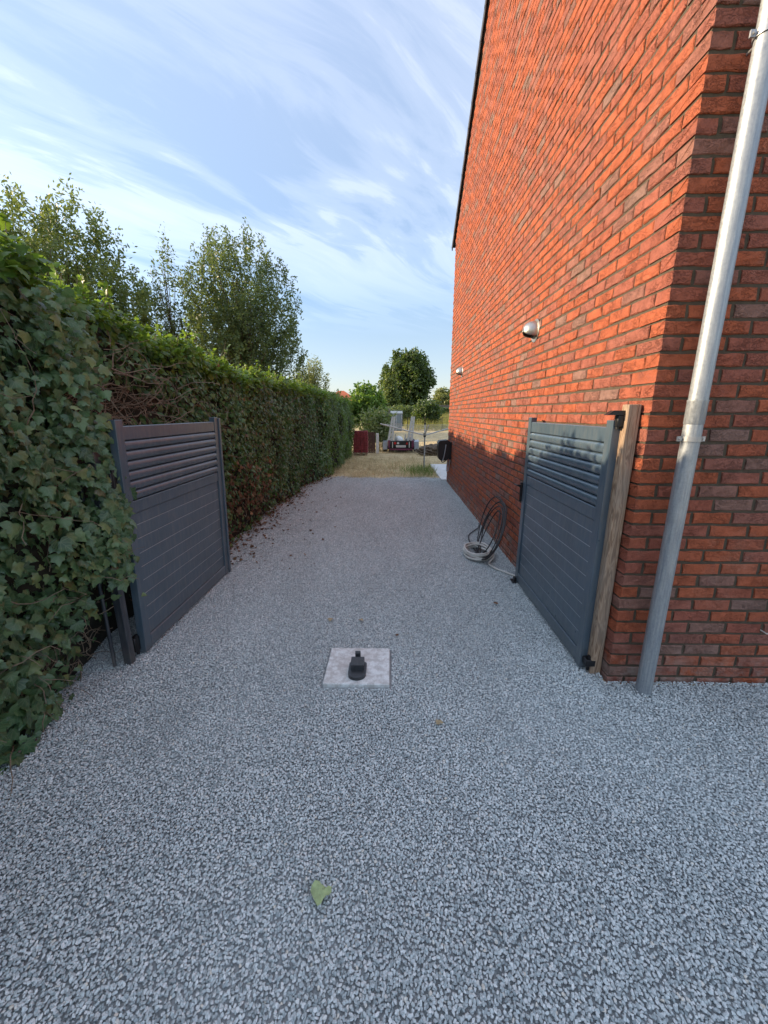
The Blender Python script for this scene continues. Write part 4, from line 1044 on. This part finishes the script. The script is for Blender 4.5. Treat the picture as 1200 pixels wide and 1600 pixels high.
# greener stretch at the far end
hedge2 = thing('hedge', 'greener far stretch of hedge beside the straw, before the brick stack', 'hedge')
hedge_core('dark_core', 10.02, 15.6, hedge2)
P, nr, tip, tp = hedge_leaves(10.0, 15.7, 17000, 0.25, 0.6, 0.15)
e = 1500; ye = 15.66 + rng.uniform(-0.1, 0.06, e); xe = rng.uniform(-2.4, -1.5, e); ze = rng.uniform(0, 2.0, e)
P = np.concatenate([P, np.column_stack([xe, ye, ze])]); nr = np.concatenate([nr, np.column_stack([np.zeros(e), np.ones(e), np.zeros(e)]) + rng.normal(size=(e, 3)) * 0.6]); tip = np.concatenate([tip, np.column_stack([rng.normal(size=e), np.zeros(e), -np.ones(e)])]); tp = np.concatenate([tp, np.zeros(e, bool)])
sz = rng.uniform(0.035, 0.075, len(P)); Mx = frames(nr, tip)
scatter('foliage', OVAL, P[~tp], Mx[~tp], sz[~tp], M['green_leaf'], hedge2); scatter('top_foliage', OVAL, P[tp], Mx[tp], sz[tp], M['backlit_leaf'], hedge2)

# upright sprigs breaking the clipped top line
def sprigs(parent, y0, y1, n_, mat, temps):
    y_ = rng.uniform(y0, y1, n_); x_ = face_x(y_, np.full(n_, 1.9)) - rng.uniform(0.02, DEPTH - 0.05, n_); z_ = top_z(x_, y_) - 0.03
    b = MB(); LP = []; LN = []; LT = []
    for i_ in range(n_):
        a_ = np.array([x_[i_], y_[i_], z_[i_]]); d_ = np.array([rng.normal() * 0.35 + 0.15, rng.normal() * 0.35, 1.0]); d_ /= np.linalg.norm(d_); l_ = rng.uniform(0.08, 0.24)
        e_ = a_ + d_ * l_; b.tube([a_, (a_ + e_) / 2 + rng.normal(size=3) * 0.01, e_], [0.003, 0.0022, 0.0012], 4, False)
        for k_ in range(int(5 + l_ * 30)):
            LP.append(a_ + d_ * l_ * rng.uniform(0.2, 1.05)); LN.append(rng.normal(size=3) + np.array([0, 0, 0.6])); LT.append(rng.normal(size=3) + np.array([0, 0, -0.2]))
    b.build('sprig_stem', M['twig'], parent, kind='stuff')
    scatter('sprig_leaves', temps, np.array(LP), frames(np.array(LN), np.array(LT)), rng.uniform(0.028, 0.058, len(LP)), mat, parent)
sprigs(ivy, -0.9, 2.2, 70, M['backlit_leaf'], IVY)
sprigs(hedge, 2.3, 10.0, 230, M['backlit_leaf'], OVAL + IVY[:3])
sprigs(hedge2, 10.1, 15.5, 120, M['backlit_leaf'], OVAL)

# leaf litter along the hedge foot (too many to count) and a few leaves lying out on the drive
n = 1000; y = rng.uniform(3.7, 10.2, n); off_ = np.abs(rng.normal(size=n)) * np.where(np.abs(y - 5.4) < 1.6, 0.26, 0.15)
P = np.column_stack([face_x(y, np.zeros(n)) - 0.08 + off_, y, 0.018 + rng.uniform(0, 0.02, n)])
n2 = 60; P = np.concatenate([P, np.column_stack([rng.uniform(-1.9, -0.8, n2), rng.uniform(3.8, 8, n2), np.full(n2, 0.022)])]); n += n2
a_ = rng.uniform(0, 6.28, n)
scatter('leaf_litter', IVY[:4] + OVAL, P, frames(np.column_stack([rng.normal(size=(n, 2)) * 0.5, np.ones(n)]), np.column_stack([np.cos(a_), np.sin(a_), rng.normal(size=n) * 0.2])), rng.uniform(0.018, 0.05, n), M['dead_leaf'])
M['yellow_leaf'] = simple('yellowing_leaf', (0.33, 0.42, 0.20), 0.6, 0, 0.3, 35)
M['tan_leaf'] = simple('tan_leaf', (0.36, 0.29, 0.17), 0.7, 0, 0.3, 40)
for (x, y, s_, rz, seed, mt, lb) in (
        (-0.232, 0.985, 0.064, 3.05, 31, 'yellow_leaf', 'large yellow-green ivy leaf lying alone in the foreground gravel'),
        (-0.471, 2.772, 0.045, 1.0, 33, 'tan_leaf', 'small pale leaf on the gravel behind the tile, on its left'),
        (-0.244, 2.777, 0.036, 4.0, 34, 'tan_leaf', 'small pale leaf on the gravel straight behind the tile'),
        (0.257, 1.723, 0.045, 0.4, 35, 'tan_leaf', 'crumpled tan leaf on the gravel right of and nearer than the tile'),
        (0.90, 3.076, 0.040, 2.0, 36, 'dead', 'brown scrap of leaf on the gravel near the right gate'),
        (0.036, 2.56, 0.028, 5.0, 37, 'dead', 'tiny brown leaf on the gravel just beyond the right tile corner')):
    tv, tf = ivy_leaf(seed)
    if seed == 31:                                                     # broad heart with a blunt torn lobe
        ol_ = [(0.02, 0.02), (0.20, -0.13), (0.44, -0.12), (0.56, 0.10), (0.55, 0.34), (0.42, 0.52), (0.20, 0.78), (0.0, 1.0), (-0.14, 0.82), (-0.22, 0.60), (-0.34, 0.46), (-0.47, 0.40), (-0.56, 0.20), (-0.50, -0.02), (-0.34, -0.06), (-0.22, 0.08), (-0.08, 0.02)]
        tv = np.array([(0, 0.35, 0.03)] + [(x_, y_, -0.10 * abs(x_) + 0.06 * math.sin(y_ * 7 + x_ * 5)) for x_, y_ in ol_]); kk = len(ol_)
        tf = np.array([(0, 1 + q_, 1 + (q_ + 1) % kk) for q_ in range(kk)])
    mm = M['dead_leaf'] if mt == 'dead' else M[mt]
    o = link('fallen_leaf', fast_mesh('fallen_leaf', tv * s_, [tf], mm)); o.location = (x, y, 0.024 + 0.12 * s_); o.rotation_euler = (rng.normal() * 0.12, rng.normal() * 0.12, rz)
    tag(o, lb, 'leaf', 'fallen leaves on the gravel')

# ------------------------------------------------------------------ trees and shrubs beyond
def tree(name, label, cat, base, centre, rad, shoots, per, leaf, mat, shoot_len, up=0.7, temps=SLIM, trunk_r=0.12, shell=0.55, droop=0.5, bark='twig_dark'):
    t_ = thing(name, label, cat, (0, 0, 0))
    base = np.array(base, float); c_ = np.array(centre, float); rad = np.array(rad, float)
    d = unit(rng.normal(size=(shoots, 3))); rr = rng.uniform(0, 1, shoots) ** shell
    k_ = 1 + 0.09 * lump(d * 2.0, 0.9, int(abs(base[0]) * 10) + 3)
    p0 = c_ + d * rad * (rr * k_)[:, None]
    inward = unit(d * rad * 0.6 + np.array([0, 0, up * rad[2]]) + rng.normal(size=(shoots, 3)) * 0.35 * rad.mean())
    ln = shoot_len * rng.uniform(0.6, 1.3, shoots)
    p1 = p0; p0 = p1 - inward * ln[:, None]
    tt = rng.uniform(0.05, 1.05, (shoots, per)); pos = p0[:, None] + (p1 - p0)[:, None] * tt[..., None]
    pos = pos + rng.normal(size=pos.shape) * leaf * 0.55
    pos = pos.reshape(-1, 3); n = len(pos)
    tip = np.repeat(inward, per, 0) * 0.5 + rng.normal(size=(n, 3)) * 0.7 + np.array([0, 0, -droop]); nr = rng.normal(size=(n, 3)) + np.array([0, 0, 0.5])
    ok = pos[:, 2] > base[2] + 0.05; pos, tip, nr = pos[ok], tip[ok], nr[ok]
    b = MB(); topz = c_[2] + rad[2] * 0.55; tk = []
    hgt = topz - base[2]
    for k2 in range(8):
        u = k2 / 7; tk.append((base[0] + (c_[0] - base[0]) * u + 0.05 * math.sin(u * 5), base[1] + (c_[1] - base[1]) * u, base[2] - 0.1 + (hgt + 0.1) * u))
    b.tube(tk, [trunk_r * (1.15 - 1.0 * k2 / 7) for k2 in range(8)], 8)
    trk = b.build('trunk', M[bark], t_, True)
    b = MB()                                                          # limbs and shoots
    for i_ in rng.choice(shoots, min(shoots, 150), replace=False):
        e_ = p1[i_]; u = np.clip((e_[2] - base[2]) / hgt * 0.55, 0.12, 0.92); j = u * 7; a = np.array(tk[int(j)]); bb = np.array(tk[min(int(j) + 1, 7)]); s0 = a + (bb - a) * (j - int(j))
        m_ = p0[i_] * 0.5 + s0 * 0.5 + np.array([0, 0, 0.06 * np.linalg.norm(e_ - s0)])
        b.tube([s0, m_, p0[i_], e_], [trunk_r * 0.20, trunk_r * 0.13, trunk_r * 0.08, trunk_r * 0.03], 4, False)
    b.build('limbs', M[bark], t_, kind='stuff')
    scatter('crown', temps, pos, frames(nr, tip), rng.uniform(0.7, 1.25, len(pos)) * leaf, mat, t_)
    return t_
M['lf_olive'] = leaf_mat('olive_leaf', 'island', [(0, (0.070, 0.112, 0.032)), (0.5, (0.115, 0.165, 0.050)), (1, (0.165, 0.20, 0.065))], 0.36, 0.45, (0.30, 0.38, 0.06))
M['lf_mid'] = leaf_mat('mid_green_leaf', 'island', [(0, (0.065, 0.105, 0.042)), (0.5, (0.105, 0.150, 0.060)), (1, (0.15, 0.185, 0.078))], 0.35, 0.45, (0.25, 0.34, 0.06))
M['lf_bright'] = leaf_mat('bright_leaf', 'island', [(0, (0.06, 0.13, 0.025)), (0.5, (0.11, 0.20, 0.04)), (1, (0.18, 0.26, 0.06))], 0.4, 0.45)
M['lf_dark'] = leaf_mat('dark_leaf', 'island', [(0, (0.034, 0.060, 0.020)), (0.5, (0.060, 0.095, 0.030)), (1, (0.10, 0.125, 0.042))], 0.2, 0.5)
M['lf_pale'] = leaf_mat('pale_leaf', 'island', [(0, (0.12, 0.15, 0.06)), (0.5, (0.19, 0.22, 0.09)), (1, (0.27, 0.27, 0.11))], 0.4, 0.5, (0.4, 0.45, 0.1))
M['lf_reed'] = leaf_mat('reed_leaf', 'island', [(0, (0.12, 0.15, 0.07)), (0.5, (0.18, 0.21, 0.10)), (1, (0.28, 0.27, 0.15))], 0.3, 0.5)
tree('tree', 'broad olive-green tree rising above the ivy at the far left', 'tree', (-10.0, 13.0, 0), (-10.7, 13.0, 4.4), (3.5, 2.4, 3.75), 1150, 56, 0.135, M['lf_olive'], 0.85, 0.65, SLIM, 0.14, 0.38)
tree('tree', 'thin wispy young tree between the two larger trees over the hedge', 'tree', (-7.6, 14.6, 0), (-7.7, 14.6, 4.7), (0.95, 0.8, 2.8), 110, 36, 0.125, M['lf_mid'], 0.9, 1.0, SLIM, 0.06, 0.5)
tree('tree', 'tall grey-green tree above the middle of the hedge', 'tree', (-5.7, 16.2, 0), (-5.8, 16.2, 4.3), (2.35, 1.9, 4.0), 980, 56, 0.125, M['lf_mid'], 0.85, 0.65, SLIM, 0.13, 0.40)
tree('tree', 'small pale feathery tree over the bungalow roof beyond the hedge', 'tree', (-5.0, 25, 0), (-5.0, 25, 3.4), (1.25, 0.9, 1.55), 170, 34, 0.13, M['lf_pale'], 0.6, 0.9, SLIM, 0.06, 0.6)
tree('bush', 'bright green bushy tree to the left of the big round tree', 'bush', (-2.05, 32, 0), (-2.05, 32, 2.2), (1.5, 1.2, 1.75), 300, 40, 0.20, M['lf_bright'], 0.7, 0.6, OVAL, 0.08, 0.5)
tree('tree', 'big dense round dark tree in the distance beside the house wall', 'tree', (2.1, 60, 0.9), (2.15, 60, 5.9), (3.95, 3.5, 4.75), 760, 42, 0.34, M['lf_dark'], 1.3, 0.5, OVAL, 0.3, 0.38, 0.5)
tree('shrub', 'dark green rounded shrub on the bank below the big tree', 'shrub', (3.6, 42, 0), (3.6, 42, 1.55), (1.75, 1.3, 1.45), 260, 34, 0.20, M['lf_dark'], 0.7, 0.4, OVAL, 0.07, 0.45)
tree('tree', 'distant yellow-green tree close to the brick wall edge', 'tree', (10.3, 80, 1), (10.3, 80, 4.2), (2.4, 2.0, 2.2), 220, 36, 0.38, M['lf_pale'], 1.0, 0.5, OVAL, 0.15, 0.45)
tree('tree', 'slim yellowish columnar tree at the left foot of the big tree', 'tree', (-0.3, 52, 0.7), (-0.3, 52, 3.6), (1.0, 0.9, 2.8), 180, 34, 0.26, M['lf_olive'], 0.8, 0.9, OVAL, 0.10, 0.45)
tree('shrub', 'low clipped yellow-green shrub above the far end of the hedge', 'shrub', (-4.0, 24, 0), (-4.1, 24, 1.8), (1.1, 0.8, 1.25), 180, 30, 0.14, M['lf_bright'], 0.5, 0.4, OVAL, 0.05, 0.45)
# reeds by the brick stack
rdn = thing('bamboo', 'clump of pale green bamboo leaning over the brown screen', 'bamboo')
n = 90; s0 = np.column_stack([rng.normal(-0.62, 0.22, n), rng.normal(17.2, 0.25, n), np.zeros(n)])
b = MB(); LP = []; LT = []
for i_ in range(n):
    e_ = s0[i_] + np.array([rng.normal() * 0.30, rng.normal() * 0.25, rng.uniform(1.1, 1.95)]); m_ = (s0[i_] + e_) / 2 + np.array([-0.04, 0, 0.15])
    b.tube([s0[i_], m_, e_], [0.006, 0.005, 0.002], 4, False)
    for k_ in range(20):
        u = rng.uniform(0.3, 1.0); q_ = (1 - u) ** 2 * s0[i_] + 2 * u * (1 - u) * m_ + u * u * e_; LP.append(q_); LT.append((rng.normal(), rng.normal(), -0.35 + rng.normal() * 0.5))
b.build('stem', M['lf_reed'], rdn, kind='stuff')
LP = np.array(LP); LT = np.array(LT); scatter('foliage', SLIM, LP, frames(rng.normal(size=LP.shape), LT), rng.uniform(0.12, 0.26, len(LP)), M['lf_reed'], rdn)

# far hedge rows and low wall
def far_hedge(label, x0, x1, y0, dp_, h, n, mat, leaf, z0=0.0):
    t_ = thing('hedge', label, 'hedge')
    MB().box(x0 + 0.1, x1 - 0.1, y0 + 0.12, y0 + dp_, z0 - 0.2, z0 + h - 0.15, 0.05).build('dark_core', M['core'], t_)
    xs = rng.uniform(x0, x1, n); fr = rng.random(n) < 0.7
    z_ = np.where(fr, rng.uniform(0, h, n), h + rng.normal(size=n) * 0.08); y_ = np.where(fr, y0 + rng.uniform(-0.08, 0.1, n), y0 + rng.uniform(0, dp_, n))
    z_ = z_ + 0.12 * h * lump(np.column_stack([xs, y_]), 1.6, 12)
    nr = np.where(fr[:, None], np.array([0, -1, 0.3]), np.array([0, -0.2, 1.0])) + rng.normal(size=(n, 3)) * 0.6
    scatter('foliage', OVAL, np.column_stack([xs, y_, z0 + z_]), frames(nr, rng.normal(size=(n, 3)) + np.array([0, 0, -0.6])), rng.uniform(0.6, 1.2, n) * leaf, mat, t_)
far_hedge('low trimmed yellow-green hedge behind the greenhouse', -4.5, 3.0, 44, 1.2, 2.0, 6000, M['lf_olive'], 0.20, 0.1)
far_hedge('distant dark green hedge along the top of the grass bank', 4.6, 16.0, 62, 1.4, 1.3, 5000, M['lf_olive'], 0.26, 0.95)
M['stonewall'] = simple('grey_garden_wall', (0.20, 0.18, 0.165), 0.9, 0, 0.25, 3, 0.5, 20)
b = MB(); b.box(6.4, 22, 70, 70.3, 0.6, 2.8, 0.02).box(6.3, 22.1, 69.9, 70.4, 2.802, 2.9, 0.01)
tag(b.build('garden_wall', M['stonewall']), 'grey garden wall seen between the dark shrub and the house', 'wall')
# rubble stones left of the greenhouse
b = MB(); b.box(-2.3, -0.55, 34.0, 34.4, -0.1, 1.30, 0.03); b.box(-0.50, -0.15, 33.9, 34.3, -0.1, 1.95, 0.02)
tag(b.build('stub_wall', M['stonewall']), 'low grey rubble wall with a pale end pillar left of the greenhouse', 'wall')

# greenhouse: aluminium frame with glass
m, t, p, o = new_mat('greenhouse_glass'); setp(p, 0.08, 0, 0.5, (0.42, 0.52, 0.57)); p.inputs['Transmission Weight'].default_value = 0.6; M['glass'] = m
M['ghgrey'] = simple('greenhouse_grey', (0.20, 0.24, 0.27), 0.5, 0, 0.1, 6)
gh = thing('greenhouse', 'small glass greenhouse with pale frame far behind the trailer', 'greenhouse', (-0.15, 36.0, 0)); gh.scale = (0.9, 1, 0.86)
for x in (0.0, 0.55, 1.12): MB().box(x - 0.03, x + 0.03, -0.03, 0.03, -0.02, 1.72, 0.004).build('post', M['fender'], gh)
for z_ in (0.02, 0.75, 1.72): MB().box(-0.03, 1.15, -0.025, 0.025, z_, z_ + 0.05, 0.004).build('rail', M['galv'], gh)
for x in (0.03, 0.58):
    MB().box(x, x + 0.49, -0.006, 0.006, 0.08, 0.745).build('pane', M['glass'], gh); MB().box(x, x + 0.49, -0.006, 0.006, 0.805, 1.715).build('pane', M['glass'], gh)
b = MB(); b.prism([(-0.05, 1.772), (1.6, 2.02), (1.6, 2.06), (-0.05, 1.81)], 'x', -0.08, 1.2); b.build('roof', M['ghgrey'], gh)
for x in (0.0, 1.12): MB().box(x - 0.02, x + 0.02, 0.032, 1.5, 0.0, 1.70).build('side_panel', M['ghgrey'], gh)
MB().box(0.021, 1.099, 1.46, 1.5, 0.0, 1.9).build('back_panel', M['ghgrey'], gh)

# fence of thin posts and a wire across the far field
fn = thing('wire_fence', 'thin dark post and wire fence at the foot of the grass bank', 'fence', (1.4, 37.2, 0))
for k_ in range(6): MB().tube([(k_ * 1.6, 0, -0.1), (k_ * 1.6, 0, 1.25)], 0.03, 6).build('post', M['twig_dark'], fn)
for z_ in (0.35, 0.75, 1.18): MB().tube([(0, 0, z_), (8, 0, z_)], 0.008, 5).build('wire', M['blackmetal'], fn)
for x, y, sx, lb in ((1.85, 17.6, 0.30, 'dark crate on the straw right above the hose reel'),):
    b = MB(); b.box(-sx / 2, sx / 2, -0.15, 0.15, 0.0, 0.03, 0.003)
    for k_ in (-1, 1): b.box(k_ * sx / 2 - 0.012, k_ * sx / 2 + 0.012, -0.15, 0.15, 0.031, 0.2, 0.003).box(-sx / 2 + 0.014, sx / 2 - 0.014, k_ * 0.138 - 0.012, k_ * 0.138 + 0.012, 0.031, 0.2, 0.003)
    o = b.build('crate', M['black']); o.location = (x, y, 0.02); tag(o, lb, 'crate')

# neighbouring houses over the hedge
M['render'] = simple('pale_render', (0.45, 0.43, 0.40), 0.9, 0, 0.12, 2)
M['orange_tile'] = simple('orange_roof_tile', (0.45, 0.12, 0.055), 0.8, 0, 0.2, 3)
M['grey_tile'] = simple('grey_roof_tile', (0.13, 0.12, 0.115), 0.8, 0, 0.2, 3)
M['dark_glass'] = simple('dark_window_glass', (0.02, 0.025, 0.03), 0.1, 0, 0.1, 3)
def bungalow(label, loc, w_, d_, he, hr, mat, rz=0.0):
    h_ = thing('bungalow', label, 'house', loc, rz)
    MB().box(-w_ / 2, w_ / 2, 0, d_, -0.1, he).build('wall', M['render'], h_)
    b = MB(); o_ = 0.35; i_ = d_ * 0.5
    b.add([(-w_ / 2 - o_, -o_, he), (w_ / 2 + o_, -o_, he), (w_ / 2 + o_, d_ + o_, he), (-w_ / 2 - o_, d_ + o_, he), (-w_ / 2 + i_, d_ / 2, hr), (w_ / 2 - i_, d_ / 2, hr)],
          [(0, 1, 5, 4), (1, 2, 5), (2, 3, 4, 5), (3, 0, 4), (0, 3, 2, 1)])
    b.build('roof', mat, h_)
    for x in (-w_ / 4, w_ / 4):
        fr = MB().box(x - 0.55, x + 0.55, -0.05, -0.002, 1.0, 2.1, 0.01).build('window', M['offwhite'], h_)
        MB().box(x - 0.48, x + 0.48, -0.056, -0.052, 1.07, 2.03).build('pane', M['dark_glass'], fr)
    return h_
bungalow('grey-roofed bungalow just showing over the hedge beyond the tall tree', (-8.2, 26, 0), 9.0, 8.0, 2.5, 4.0, M['grey_tile'])
bungalow('distant house with an orange tiled roof over the far hedge', (-10.5, 80, 0.6), 9.0, 8.0, 2.6, 5.4, M['orange_tile'])
